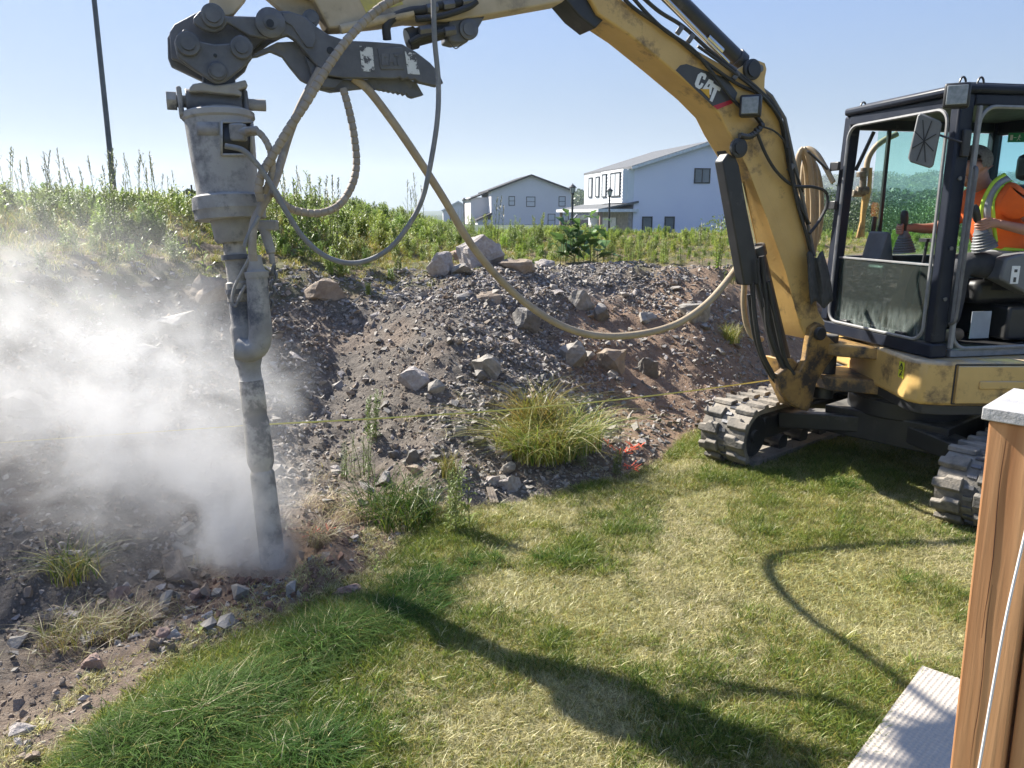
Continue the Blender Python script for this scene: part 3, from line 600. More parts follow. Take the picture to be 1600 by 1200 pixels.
# rough growth beyond the crest
NP = 60000
X = rng.uniform(-12, 12, NP); Y = rng.uniform(5.5, 24, NP); s = sdist(X, Y); cr = 2.75 - .9 * sm(.9, 2.2, X) + .25 * sm(-.3, -1.6, X)
cov = s - cr + 1.0 * (fbm(X * 1.4, Y * 1.4, 54) - .5); Z = terrain(X, Y)
keep = (rng.random(NP) < sm(-.15, .9, cov) * np.clip(10 / Y, .3, 1)) & cam_visible(X, Y, Z, 100) & (X < .45 * Y + 3)
X, Y, Z, cov = X[keep], Y[keep], Z[keep], cov[keep]; n = len(X)
rp = [tuft('t', 30, .09, .14, .004, .8, GM, (.45, .08, .12, .35), 3, 200 + k) for k in range(5)] + [tuft('t', 26, .08, .13, .004, .9, GM, (.15, .35, 0, .5), 3, 210 + k) for k in range(4)]
for k in range(4):
    st, (lv, lf), _ = weed('bushy' if k % 2 else 'lime', .35, 220 + k); rp.append(raw('w', lv, lf, [W_lime if k < 2 else W_green], smooth=False))
t_ = rng.random(n); kind = np.where(t_ < .5, rng.integers(0, 5, n), np.where(t_ < .82, rng.integers(5, 9, n), rng.integers(9, 13, n)))
yel = sm(1.4, .2, cov); kind = np.where((rng.random(n) < yel * .7), rng.integers(5, 9, n), kind)
sc = rng.uniform(.6, 1.4, n) * (.5 + .5 * sm(0, 2.5, cov)) * np.where(X > 2.0, .45, np.where(X > -1.2, .6, .85))
scatter('rough_growth', np.stack([X, Y, Z], 1), np.stack([rng.uniform(-.2, .2, n), rng.uniform(-.2, .2, n), rng.uniform(0, 6.28, n)], 1), np.stack([sc] * 3, 1), kind, rp)
# sparse straw and sprigs on the bare soil
NP = 2600; X = rng.uniform(-3.2, 1, NP); Y = rng.uniform(2.2, 7.5, NP); s = sdist(X, Y); Z = terrain(X, Y)
keep = (s > 0) & (s < 1.2) & (rng.random(NP) < .8 * (fbm(X * 2, Y * 2, 91) > .5)); X, Y, Z = X[keep], Y[keep], Z[keep]; n = len(X)
sp = [tuft('t', 12, .06, .06, .0016, 2.2, SM, (.6, .25, .1, .05), 3, 300 + k) for k in range(5)]; sc = rng.uniform(.6, 1.4, n)
scatter('dead_straw', np.stack([X, Y, Z], 1), np.stack([rng.uniform(-.3, .3, n), rng.uniform(-.3, .3, n), rng.uniform(0, 6.28, n)], 1), np.stack([sc] * 3, 1), rng.integers(0, 5, n), sp)
# orange netting scraps
M_or = mat('orange_net', (.75, .12, .05), rough=.6)
for k, (px, py, lab) in enumerate([(968, 712, 'scrap of orange plastic netting in the gravel left of the track'), (940, 700, 'torn orange scrap beside the grass clump'), (990, 706, 'small orange scrap nearest the track'), (985, 738, 'orange scrap lying lowest by the lawn edge'), (500, 838, 'orange paint marked tuft of netting on the straw clump')]):
    p = hit(px, py); m_ = MB(); r = random.Random(k)
    for j in range(14):
        a = p + Vector((r.uniform(-.07, .07), r.uniform(-.05, .05), .015 + r.random() * .03)); q = a + Vector((r.uniform(-.05, .05), r.uniform(-.05, .05), r.uniform(-.01, .03)))
        m_.bar(a, q, .008, .003)
    props(m_.build('netting_scrap', M_or), lab, 'netting scrap')
M_stick = mat('weathered_wood', (.36, .29, .22), rough=.9, bump=.4)
m_ = MB(); p = hit(768, 790)
for j in range(3): m_.bar(p + Vector((j * .02, 0, .02)), p + Vector((-.03 + j * .015, .12, .08)), .014, .008)
props(m_.build('wood_splinter', M_stick), 'split pale wood stake lying in the dark gravel', 'wood')
# ================================================================ excavator
Y_pt = mat('worn_yellow_paint', (.64, .42, .15), (.55, .35, .12), .42, scale=4, c3=(.17, .11, .055), c3scale=3.6, c3lo=.545, c3hi=.66, bump=.1, bscale=40, dust=(.50, .42, .30))
Y_dirty = mat('greasy_yellow_paint', (.45, .27, .08), (.22, .13, .05), .5, scale=5, c3=(.05, .04, .035), c3scale=4.5, c3lo=.46, c3hi=.58, bump=.15, bscale=40)
Y_dust = mat('dusty_yellow_paint', (.54, .44, .30), (.43, .34, .22), .7, scale=6, c3=(.20, .17, .14), c3scale=3, bump=.1, bscale=40)
S_blk = mat('black_steel', (.022, .023, .026), (.036, .036, .038), .42, scale=6, c3=(.12, .115, .11), c3scale=5, c3lo=.6, c3hi=.8, dust=(.20, .19, .17))
S_cab = mat('navy_black_paint', (.012, .016, .028), (.022, .026, .038), .42, scale=5, c3=(.14, .14, .15), c3scale=7, c3lo=.62, c3hi=.85, dust=(.07, .07, .07), spec=.25)
S_dk = mat('dark_worn_steel', (.145, .145, .155), (.09, .092, .10), .5, scale=7, c3=(.20, .19, .18), c3scale=4, c3lo=.55, c3hi=.8, bump=.2, bscale=60, dust=(.26, .25, .235))
S_pin = mat('pin_steel', (.17, .165, .165), (.11, .11, .115), .45, metal=.4, scale=12, bump=.15, bscale=60)
S_chr = mat('chrome_rod', (.62, .60, .58), rough=.12, metal=1)
S_rub = mat('black_rubber', (.022, .022, .023), (.035, .035, .035), .6, scale=9, dust=(.12, .11, .10))
T_rub = mat('track_rubber', (.12, .112, .10), (.075, .072, .066), .8, scale=7, c3=(.26, .225, .18), c3scale=5, c3lo=.42, c3hi=.62, bump=.4, bscale=60, dust=(.33, .29, .235))
S_grey = mat('grey_plastic', (.17, .175, .18), (.13, .135, .14), .55, scale=8)
S_gask = mat('grey_gasket', (.26, .26, .26), (.2, .2, .2), .6, scale=20)
S_blkpl = mat('black_plastic', (.02, .02, .022), (.03, .03, .03), .45, scale=10)
W_st = mat('white_paint', (.75, .75, .73), (.6, .6, .58), .6, scale=30, c3=(.12, .12, .12), c3scale=30, c3lo=.52, c3hi=.58)
P_wh = mat('decal_white', (.8, .8, .78), rough=.4); P_bk = mat('decal_black', (.045, .045, .048), (.06, .06, .06), .4); P_red = mat('decal_red', (.55, .03, .05), rough=.4); P_yel = mat('decal_yellow', (.75, .42, .03), rough=.4); P_lime = mat('sticker_yellow', (.75, .75, .05), rough=.4); P_grn = mat('sign_green', (.03, .30, .12), rough=.5)
S_rust = mat('greasy_dirt', (.06, .045, .035), (.16, .10, .05), .7, scale=9, bump=.3)
GL_cl = glassmat('cab_glass', (.80, .93, .88)); GL_gr = glassmat('green_glass', (.74, .92, .86), .05); GL_dirty = glassmat('dirty_glass', (.36, .48, .44), .6, dirt=.5); GL_back = glassmat('rear_glass', (.66, .88, .90), .3)
B0 = Vector((2.10, 5.35, .8)); BN = Vector((.3763, -.9265, 0)).normalized(); BU = Vector((-.9265, -.3763, 0)).normalized()
def oB(px, py, d=0): return on_plane(px, py, B0 + BN * d, BN)
def slab(name, poly, d, th, m, parent, bevel=.006, label=None):
    return MB().prism([oB(x, y, d) for x, y in poly], -BN * th).build(name, m, parent, bevel=bevel, label=label)
def z1(l): return [(200 + x * .3375, y * .3375) for x, y in l]
def z2(l): return [(700 + x * .3375, y * .3375) for x, y in l]
def z3(l): return [(1060 + x * .3375, 80 + y * .3375) for x, y in l]
def z4(l): return [(1060 + x * .3375, 440 + y * .3375) for x, y in l]
def z7(l): return [(260 + x * .15, y * .15) for x, y in l]
EX = thing('excavator', (2.87, 5.38, 0), 'dirty yellow compact excavator on rubber tracks with black open cab, boom reaching left', 'excavator')
# ---- tracks
TA = Vector((.766, .643, 0)).normalized(); TP = Vector((.643, -.766, 0)).normalized(); UP = Vector((0, 0, 1))
C1 = Vector((1.66, 5.42, .235)); C2 = C1 + TP * 1.60 + TA * .06; RAD = .235; TL = 1.72; HW = .19
def track_path(n_arc=10, r=RAD):
    out = []
    for k in range(n_arc + 1): q = math.pi / 2 + math.pi * k / n_arc; out.append((r * math.cos(q), r * math.sin(q)))
    for k in range(n_arc + 1): q = -math.pi / 2 + math.pi * k / n_arc; out.append((TL + r * math.cos(q), r * math.sin(q)))
    return out
lugme = None
for C in (C1, C2):
    outer = track_path(12, RAD - .028); inner = track_path(12, RAD - .062)
    def P3(a, z, w_): return C + TA * a + UP * z + TP * w_
    vs = []; n = len(outer)
    for w_ in (-HW + .01, HW - .01):
        for (a_, z_) in outer: vs.append(P3(a_, z_, w_))
        for (a_, z_) in inner: vs.append(P3(a_, z_, w_))
    fs = []
    for i in range(n):
        j = (i + 1) % n
        fs += [(i, j, 2 * n + j, 2 * n + i), (n + j, n + i, 3 * n + i, 3 * n + j), (i, n + i, n + j, j), (2 * n + j, 3 * n + j, 3 * n + i, 2 * n + i)]
    tr = MB().add(vs, fs).build('track', T_rub, EX)
    # lugs: two staggered rows round the belt
    per = 2 * TL + 2 * math.pi * RAD; nl = 34
    def at_s(s_):
        s_ %= per; ha = math.pi * RAD
        if s_ < TL: return (TL - s_, RAD - .028), (0, 1), (-1, 0)
        s_ -= TL
        if s_ < ha: q = math.pi / 2 + s_ / RAD; return ((RAD - .028) * math.cos(q), (RAD - .028) * math.sin(q)), (math.cos(q), math.sin(q)), (-math.sin(q), math.cos(q))
        s_ -= ha
        if s_ < TL: return (s_, -(RAD - .028)), (0, -1), (1, 0)
        s_ -= TL; q = -math.pi / 2 + s_ / RAD; return (TL + (RAD - .028) * math.cos(q), (RAD - .028) * math.sin(q)), (math.cos(q), math.sin(q)), (-math.sin(q), math.cos(q))
    if lugme is None:
        bm = bmesh.new(); prof = [(-.048, 0), (.048, 0), (.034, .028), (-.034, .028)]
        pts = []; 
        for (wx, f, sh) in ((0, 1.0, 0), (.085, 1.0, 0), (.10, .75, .012), (.155, .62, .012)):
            pts.append([bm.verts.new((px_ * f + sh, wx, h_)) for px_, h_ in prof])
        for a_, b_ in zip(pts[:-1], pts[1:]):
            for i in range(4): bm.faces.new((a_[i], a_[(i + 1) % 4], b_[(i + 1) % 4], b_[i]))
        bm.faces.new(pts[0][::-1]); bm.faces.new(pts[-1]); bmesh.ops.recalc_face_normals(bm, faces=bm.faces)
        bmesh.ops.bevel(bm, geom=[e for e in bm.edges], offset=.004, segments=1, affect='EDGES')
        lugme = bpy.data.meshes.new('tread_lug'); bm.to_mesh(lugme); bm.free(); lugme.materials.append(T_rub)
    for side in (-1, 1):
        for k in range(nl):
            (a_, z_), (na_, nz_), (ta_, tz_) = at_s(per * (k + (.5 if side > 0 else 0)) / nl)
            Nn = TA * na_ + UP * nz_; T_ = TA * ta_ + UP * tz_; Wd = TP * side; M = Matrix((T_, Wd, Nn)).transposed().to_4x4()
            M.translation = P3(a_, z_, side * .036) - ORG[EX]
            o = bpy.data.objects.new('tread_lug', lugme); COL.objects.link(o); o.parent = tr; o.matrix_basis = M
    # steel cores seen between the rows
    m_ = MB()
    for k in range(nl * 2):
        (a_, z_), (na_, nz_), (ta_, tz_) = at_s(per * k / nl / 2); c = P3(a_, z_, 0) + (TA * na_ + UP * nz_) * .004
        m_.box(c, (.022, .05, .012), Matrix((TA * ta_ + UP * tz_, TP, TA * na_ + UP * nz_)).transposed())
    m_.build('steel_core', S_pin, tr)
    fr = MB(); R3 = Matrix((TA, TP, UP)).transposed()
    fr.box(C + TA * (TL / 2) + UP * .02, (TL - .35, .20, .17), R3); fr.box(C + TA * (TL / 2 + .2) + UP * .12, (.9, .14, .06), R3); fo = fr.build('track_frame', S_blk, EX, bevel=.015)
    idl = MB(); 
    for a_ in (0, TL): idl.lathe(C + TA * a_ - TP * .13, TP, [(0, .02), (0, .15), (.03, .165), (.08, .165), (.10, .12), (.16, .12), (.18, .165), (.23, .165), (.26, .15), (.26, .05), (.28, .045), (.28, .01)], 24)
    for k in range(4): a_ = .42 + k * .30; idl.lathe(C + TA * a_ - UP * .13 - TP * .12, TP, [(0, .02), (0, .06), (.08, .06), (.09, .04), (.15, .04), (.16, .06), (.24, .06), (.24, .02)], 16)
    idl.build('wheel', S_blk, fo)
mid = (C1 + C2) / 2 + TA * (TL / 2 - .0); R3 = Matrix((TA, TP, UP)).transposed()
cb = MB(); cb.box(mid + UP * .10, (.75, .85, .20), R3); cb.lathe(Vector((mid.x, mid.y, .42)), UP, [(0, .40), (.12, .40), (.12, .36), (.20, .36), (.20, .1)], 32)
for sgn in (-1, 1):
    for e in (-.42, .42): cb.bar(mid + TA * e * .5 + UP * .12, mid + TP * sgn * .72 + TA * e * 1.1 + UP * .06, .20, .12)
cb.build('car_body', S_blk, EX, bevel=.01)
ds = mid - TA * 1.25                                     # blade arms and blade, folded low in front
arm = MB()
for sgn in (-1, 1): arm.bar(mid + TP * .30 * sgn - TA * .25 + UP * .12, mid + TP * .34 * sgn - TA * .95 + UP * .10, .09, .12)

# label plate on the carbody
# ---- upper body
def body_outline(e=0):
    return [Vector(p) for p in [(2.47 + e, 5.55, 0), (2.43 + e, 4.62 + e, 0), (2.48 + e, 4.535 + e, 0), (2.60 + e, 4.50 + e, 0), (4.3, 4.50 + e, 0), (4.55, 4.65, 0), (4.55, 6.15, 0), (4.3, 6.30, 0), (2.75, 6.30, 0), (2.55, 6.25, 0), (2.52, 6.05, 0), (2.55, 5.70, 0)]]
def poly_ext(pts, z0, z1_, name, m, parent, bevel=.02, label=None): return MB().prism([Vector((p.x, p.y, z0)) for p in pts], (0, 0, z1_ - z0)).build(name, m, parent, bevel=bevel, label=label)
poly_ext(body_outline(0), .665, .935, 'body_panel', Y_pt, EX, .022)
poly_ext(body_outline(.03), .60, .66, 'turntable_deck', S_blk, EX, .006)
ad = MB(); ad.prism([Vector((x, 4.492, z)) for x, z in ((2.66, .685), (3.42, .685), (3.42, .86), (3.36, .915), (2.66, .915))], (0, -.014, 0)); ado = ad.build('access_door', Y_pt, EX, bevel=.008)
MB().box((3.0, 4.474, .80), (.42, .012, .05)).build('pressed_rib', Y_pt, ado, bevel=.01)
MB().lathe((3.20, 4.48, .865), (0, -1, 0), [(0, .03), (.012, .03), (.014, .024), (.014, .005)], 16).build('lock', S_blkpl, ado); MB().lathe((3.11, 4.48, .868), (0, -1, 0), [(0, .013), (.008, .013), (.008, .003)], 12).build('key_barrel', S_pin, ado)
g_ = MB()
for a, b in (((2.65, .68), (2.65, .92)), ((2.65, .92), (3.37, .92)), ((2.65, .68), (3.43, .68))): g_.bar((a[0], 4.497, a[1]), (b[0], 4.497, b[1]), .008, .006, (0, 1, 0))
g_.build('door_gap_seal', S_blkpl, EX)
# warning sticker on the front corner: yellow plate with black triangle and pictogram
def fpt(y, z, e=.0): return Vector((2.43 + (y - 4.62) * .043 - .004 - e, y, z))
wsx = MB().prism([fpt(4.66, .80), fpt(4.73, .80), fpt(4.73, .90), fpt(4.66, .90)], (-.002, 0, 0)).build('warning_sticker', P_lime, EX)
tri = MB()
for a, b in (((4.672, .862), (4.718, .862)), ((4.672, .862), (4.695, .893)), ((4.718, .862), (4.695, .893))): tri.bar(fpt(*a, .004), fpt(*b, .004), .004, .003, (1, 0, 0))
tri.bar(fpt(4.695, .868, .004), fpt(4.695, .884, .004), .004, .003, (1, 0, 0)); tri.bar(fpt(4.668, .853, .004), fpt(4.722, .853, .004), .004, .003, (1, 0, 0))
tri.bar(fpt(4.68, .82, .004), fpt(4.71, .82, .004), .005, .003, (1, 0, 0)); tri.bar(fpt(4.705, .81, .004), fpt(4.682, .842, .004), .006, .003, (1, 0, 0)); tri.build('pictogram', P_bk, wsx)
MB().prism([fpt(5.28, .845), fpt(5.10, .845), fpt(5.10, .91), fpt(5.28, .91)], (-.002, 0, 0)).build('worn_name_plate', mat('worn_plate', (.30, .24, .13), (.22, .17, .10), .5, scale=30), EX)
MB().box(mid - TA * .36 + TP * .28 + UP * .13, (.004, .07, .05), R3).build('white_tag', P_wh, EX)
# skirt under body + swing bracket
sb = MB(); sb.prism([Vector((x, y, .60)) for x, y in ((2.52, 5.05), (2.20, 5.20), (2.10, 5.35), (2.20, 5.50), (2.52, 5.62))], (0, 0, .10)); sb.prism([Vector((x, y, .84)) for x, y in ((2.50, 5.05), (2.22, 5.20), (2.12, 5.35), (2.22, 5.50), (2.52, 5.62))], (0, 0, .08)); sb.build('swing_mount', Y_dirty, EX, bevel=.01)
MB().cyl((2.22, 5.35, .52), (2.22, 5.35, .97), .075).build('swing_pin', S_blk, EX, bevel=.005)
# boom foot bracket, traced outline with real thickness (two cheeks)
foot = z4([(690, 250), (733, 290), (720, 350), (690, 390), (640, 470), (620, 560), (600, 600), (560, 590), (510, 560), (470, 500), (460, 430), (500, 400), (560, 420), (590, 360), (600, 290), (615, 215), (650, 190), (680, 205)])
slab('boom_foot_bracket', foot, .13, .05, Y_dirty, EX, .008); slab('boom_foot_bracket', foot, -.09, .05, Y_dirty, EX, .008)
c_ = oB(1284, 522, .16); MB().cyl(c_, c_ - BN * .32, .045).build('boom_foot_pin', S_blk, EX, bevel=.004)
# ---- boom (outline of the near side face)
boom = [(880, -40), (916, -12), (935, 22), (984, 55), (1040, 101), (1095, 148), (1124, 178), (1137, 205), (1160, 243), (1186, 290), (1205, 345), (1225, 402), (1244, 462), (1250, 505), (1260, 530), (1279, 528), (1290, 505), (1279, 485), (1269, 417), (1257, 352), (1247, 310), (1240, 275), (1230, 219), (1218, 175), (1198, 150), (1149, 112), (1078, 72), (1004, 22), (960, -10), (900, -75)]
slab('boom', boom, .085, .25, Y_pt, EX, .01)
# weld plate standing 3 mm proud along the lower boom
slab('boom_doubler_plate', [(1140, 205), (1150, 200), (1180, 262), (1210, 330), (1240, 420), (1255, 500), (1247, 498), (1228, 425), (1200, 345), (1168, 262)], .089, .006, Y_pt, EX, .002)
slab('boom_knuckle', [(880, -60), (905, -30), (930, 2), (944, 30), (930, 45), (905, 25), (888, 5), (868, -20)], .055, .19, S_blk, EX, .008)
lug = z2([(1310, 335), (1340, 320), (1400, 285), (1440, 280), (1468, 292), (1476, 320), (1468, 360), (1466, 410), (1485, 460), (1440, 470), (1380, 420)])
slab('boom_black_pad', [(1109, 181), (1121, 205), (1134, 235), (1143, 264), (1160, 270), (1172, 250), (1150, 190), (1125, 165)], -.04, .10, S_blk, EX, .006)  # black slab standing slightly proud of the boom underside at the bend
slab('cylinder_lug', lug, .075, .02, Y_pt, EX, .004); slab('cylinder_lug', lug, -.10, .02, Y_pt, EX, .004)
def pin(name, px, py, r, d, m, parent, L=.02, ring=None, n=24):
    p = oB(px, py, d); dep = (p - EYE).length; m_ = MB(); R = r / F * dep
    if ring: m_.lathe(p, BN, [(-.01, ring / F * dep), (L * .5, ring / F * dep), (L * .6, ring / F * dep * .92), (L * .6, R), (L, R), (L, R * .3)], n)
    else: m_.lathe(p, BN, [(-.01, R), (L * .85, R), (L, R * .9), (L, R * .3)], n)
    return m_.build(name, m, parent)
pin('lug_pin', 1174, 109, 10, .08, S_blk, EX, .03, 14); pin('lug_eye', 1188, 107, 5, .078, S_grey, EX, .004)
pin('boom_cylinder_pin', 1154, 231, 9, .12, S_blk, EX, .02, 14)
# stick cylinder over the boom, hydraulic lines
a, b = oB(1158, 100, 0), oB(1010, -45, 0); m_ = MB(); m_.cyl(a, b, .055, n=24); m_.cyl(a, a + (b - a).normalized() * .06, .066); m_.build('stick_cylinder', S_blk, EX, bevel=.004)
m_ = MB(); m_.cyl(oB(1138, 98, .07), oB(1030, -12, .07), .013); m_.cyl(oB(1128, 80, .07), oB(1105, 58, .07), .02); m_.build('steel_pipe', S_chr, EX)
lines = [([(985, -8), (1010, 20), (1040, 48), (1080, 75), (1110, 110), (1140, 150), (1160, 170)], .11, .011), ([(1000, -8), (1030, 18), (1068, 42), (1110, 80), (1150, 112), (1185, 140), (1215, 175), (1228, 230), (1240, 290), (1262, 350)], .10, .012),
 ([(970, -8), (990, 12), (1030, 40), (1060, 62), (1100, 95), (1150, 130), (1190, 150), (1220, 190), (1235, 250), (1245, 310), (1262, 375), (1272, 420)], .105, .011), ([(1090, 72), (1140, 108), (1180, 140), (1205, 165), (1225, 200), (1232, 260), (1250, 320), (1265, 350)], .12, .009),
 ([(1180, 200), (1196, 240), (1215, 270), (1240, 290), (1270, 292), (1290, 300), (1292, 320), (1280, 345), (1265, 365)], .13, .010), ([(1185, 196), (1210, 205), (1228, 225), (1240, 262), (1255, 300)], .115, .006),
 ([(1232, 230), (1236, 270), (1246, 320), (1258, 360), (1270, 400)], .14, .010)]
for pts, d, r in lines: MB().tube(catmull([oB(x, y, d) for x, y in pts], 6), r, 8).build('hydraulic_line', S_rub, EX)
for (x, y) in ((1079, 60), (1062, 47), (1150, 118), (1236, 262)): MB().box(oB(x, y, .11), (.03, .03, .05), Matrix.Rotation(.6, 3, 'Y')).build('hose_clamp', S_pin, EX, bevel=.003)
# tan stripes of pipe beside the boom edge
MB().tube([oB(x, y, .06) for x, y in ((1100, 78), (1165, 118), (1205, 150), (1226, 185), (1240, 250), (1256, 320), (1272, 400))], .012, 8).build('steel_pipe', S_pin, EX)
# decal with the maker's lettering
u0, v0 = z2([(1055, 325)])[0], 0
dec = [(1058, 108), (1066, 101), (1074, 100), (1140, 122), (1153, 145), (1148, 157), (1127, 161), (1116, 163), (1090, 142)]
dplate = slab('decal', z2([(1055, 325), (1075, 302), (1105, 296), (1290, 362), (1340, 430), (1330, 460), (1228, 492), (1150, 418)]), .0875, .003, P_bk, EX, 0)
slab('red_stripe', z2([(1228, 490), (1322, 458), (1318, 478), (1248, 506)]), .0885, .003, P_red, dplate, 0)
slab('letter_c', z2([(1172, 335), (1192, 341), (1197, 352), (1190, 370), (1180, 366), (1183, 354), (1175, 351), (1160, 392), (1167, 396), (1174, 383), (1184, 388), (1176, 405), (1164, 413), (1147, 402), (1143, 388), (1158, 345)]), .0895, .003, P_wh, dplate, 0)
slab('letter_a', z2([(1209, 366), (1230, 376), (1216, 440), (1203, 432), (1206, 418), (1196, 412), (1188, 424), (1176, 416)]), .0895, .003, P_wh, dplate, 0)
slab('letter_counter', z2([(1208, 388), (1214, 391), (1207, 405), (1200, 401)]), .0899, .0028, P_bk, dplate, 0)
slab('letter_t', z2([(1226, 384), (1264, 408), (1258, 422), (1247, 416), (1224, 472), (1212, 465), (1233, 408), (1221, 400)]), .0902, .003, P_wh, dplate, 0)
slab('yellow_triangle', z2([(1168, 412), (1210, 412), (1211, 456)]), .0912, .0015, P_yel, dplate, 0)
# work light on the boom and cab
def worklight(px, py, d, s_, parent, plane=None, R=None):
    c = plane if plane is not None else oB(px, py, d); m_ = MB(); m_.box(c, (s_ * .75, s_, s_), R); o = m_.build('work_light', S_blkpl, parent, bevel=.012)
    f = c + R @ Vector((-s_ * .39, 0, 0)); MB().box(f, (.012, s_ * .78, s_ * .78), R).build('lens', mat('lamp_lens', (.30, .32, .33), (.2, .22, .23), .15, scale=40), o, bevel=.004)
    return o
Rl = Matrix.Rotation(math.radians(68), 3, 'Z')
worklight(1173, 166, .16, .125, EX, None, Rl); MB().bar(oB(1180, 180, .14), oB(1192, 196, .10), .02, .02).build('light_bracket', S_blkpl, EX)
ch = MB()
for k in range(9): t = k / 8; p = oB(1158 + 32 * t, 212 - 16 * t + 8 * math.sin(t * 3.1), .13); ch.cyl(p - BU * .012, p + BU * .012, .018, n=8)
ch.build('clip_chain', S_blk, EX)
# boom cylinder with black guard at the front of the lower boom
slab('cylinder_guard', [(1129, 252), (1138, 239), (1150, 246), (1155, 258), (1170, 340), (1185, 410), (1192, 444), (1163, 446), (1148, 360)], .10, .085, S_blk, EX, .008)
a, b = oB(1158, 285, -.02), oB(1182, 400, -.02); m_ = MB(); m_.cyl(a, b, .022); m_.build('cylinder_rod', S_chr, EX)
a, b = oB(1178, 385, 0), oB(1228, 590, 0); m_ = MB(); m_.cyl(a, b, .062, n=24); m_.cyl(a, a + (b - a).normalized() * .07, .072); m_.build('boom_cylinder', S_blk, EX, bevel=.004)
for pts, d, r in [([(1190, 400), (1196, 460), (1202, 520), (1222, 570), (1240, 600)], .10, .018), ([(1175, 440), (1180, 500), (1190, 550), (1210, 590)], .09, .016), ([(1200, 440), (1212, 500), (1226, 560), (1240, 585)], .12, .015), ([(1170, 460), (1178, 520), (1195, 570), (1215, 600), (1232, 615)], .06, .015), ([(1184, 405), (1186, 440), (1192, 480)], .13, .009)]:
    MB().tube(catmull([oB(x, y, d) for x, y in pts], 6), r, 10).build('hydraulic_line', S_rub, EX)
slab('cylinder_foot', [(1216, 560), (1240, 560), (1262, 585), (1272, 625), (1262, 640), (1238, 636), (1222, 600)], .07, .14, Y_dirty, EX, .01)
# rag hung on the boom side
rg = []; rf = []
for i in range(9):
    for j in range(13):
        q = j / 12; x = 1262 + 6 * q + (i / 8) * (26 + 8 * math.sin(q * 2)) ; y = 398 + q * 78 - 6 * math.sin(i); d = .16 + .02 * math.sin(i * 1.3 + q * 2)
        rg.append(oB(x - 2 * (1 - q), y, d))
for i in range(8):
    for j in range(12): a_ = i * 13 + j; rf.append((a_, a_ + 1, a_ + 14, a_ + 13))
ro = MB().add(rg, rf).build('grey_rag', mat('rag_cloth', (.05, .05, .05), (.08, .08, .08), .95, scale=20), None); sfy = ro.modifiers.new('s', 'SOLIDIFY'); sfy.thickness = .008; props(ro, 'dark grey rag hanging beside the lower boom at the cab corner', 'rag')
# ---- stick
slab('stick', z1([(560, -80), (860, -5), (930, 130), (1000, 128), (1190, 108)]) + [(640, 30), (700, 33), (761, 24), (800, 17), (879, 3), (905, -20), (900, -60), (700, -70), (520, -60)], .08, .16, Y_dust, EX, .01)
slab('stick_lug', z2([(0, 60), (60, 50), (150, 80), (175, 70), (130, 150), (90, 195), (40, 200), (0, 190)]), .065, .13, S_dk, EX, .01)
pin('stick_lug_pin', 732, 46, 9, .07, S_pin, EX, .02, 14)
slab('caution_sticker', z1([(1065, -20), (1255, -20), (1275, 20), (1105, 62)]), .0825, .003, mat('faded_sticker', (.60, .50, .10), (.45, .38, .14), .6, scale=30), EX, 0)
a, b = oB(532, 46, .10), oB(645, 20, .10); m_ = MB(); m_.cyl(a, b, .022); m_.build('thumb_cylinder_rod', Y_dust, EX)
a, b = oB(636, 62, .02), oB(742, 34, .02); m_ = MB(); m_.cyl(a, b, .045, n=24); m_.cyl(a, a + (b - a).normalized() * .05, .055); m_.build('thumb_cylinder', S_blk, EX, bevel=.004)
for pts, d, r in [([(605, 62), (604, 42), (614, 28), (640, 18), (664, 15), (690, 8), (730, 2)], .10, .022), ([(640, 66), (660, 56), (690, 50), (710, 44)], .11, .014), ([(650, 30), (690, 25), (730, 12), (745, 2)], .12, .016)]: MB().tube(catmull([oB(x, y, d) for x, y in pts], 6), r, 10).build('hydraulic_line', S_rub, EX)
for x, y in ((666, 14), (692, 9), (694, 50), (655, 48), (722, 4)): a = oB(x, y, .11); MB().cyl(a, a + BU * -.06 + UP * .012, .024, n=6).build('hose_fitting', S_pin, EX, bevel=.002)
m_ = MB(); m_.tube(catmull([oB(x, y, .05) for x, y in ((702, 66), (712, 76), (722, 68), (728, 64))], 5), .003, 5); m_.build('safety_wire', S_pin, EX)
# ---- coupler linkage, thumb
slab('bucket_link', z1([(380, -40), (372, 30), (400, 60), (440, 80), (490, 66), (545, 0), (560, -40)]), .05, .05, Y_dust, EX, .008)
slab('thumb_link', z1([(620, -30), (690, 30), (735, 70), (800, 85), (880, 105), (880, 60), (850, -30)]), .02, .06, Y_dust, EX, .008)
slab('coupler_back_plate', z1([(182, 175), (205, 130), (260, 90), (340, 48), (398, 28), (440, 48), (460, 72), (600, 76), (640, 60), (700, 100), (720, 170), (660, 200), (590, 250), (560, 290), (543, 330), (485, 378), (352, 380), (200, 308), (185, 270)]), -.03, .035, S_dk, EX, .006)
slab('coupler_body', z1([(192, 150), (215, 112), (340, 46), (398, 30), (436, 52), (455, 74), (600, 80), (612, 130), (640, 180), (570, 235), (555, 295), (470, 350), (380, 372), (240, 285), (200, 270)]), .02, .04, S_dk, EX, .006)
slab('coupler_tang', z1([(345, 330), (495, 330), (500, 402), (345, 402)]), .04, .08, S_dk, EX, .006)
slab('coupler_front_plate', z1([(214, 195), (225, 165), (255, 148), (290, 152), (325, 190), (400, 205), (480, 200), (505, 180), (545, 182), (575, 215), (575, 262), (530, 315), (452, 378), (415, 388), (384, 376), (300, 318), (228, 262)]), .13, .03, S_dk, EX, .007)
slab('link_arm', z1([(302, 82), (330, 52), (395, 32), (430, 48), (452, 74), (600, 78), (640, 55), (690, 62), (720, 110), (690, 165), (640, 180), (560, 165), (460, 105), (440, 135), (400, 152), (350, 138), (305, 108)]), .105, .035, S_dk, EX, .007)
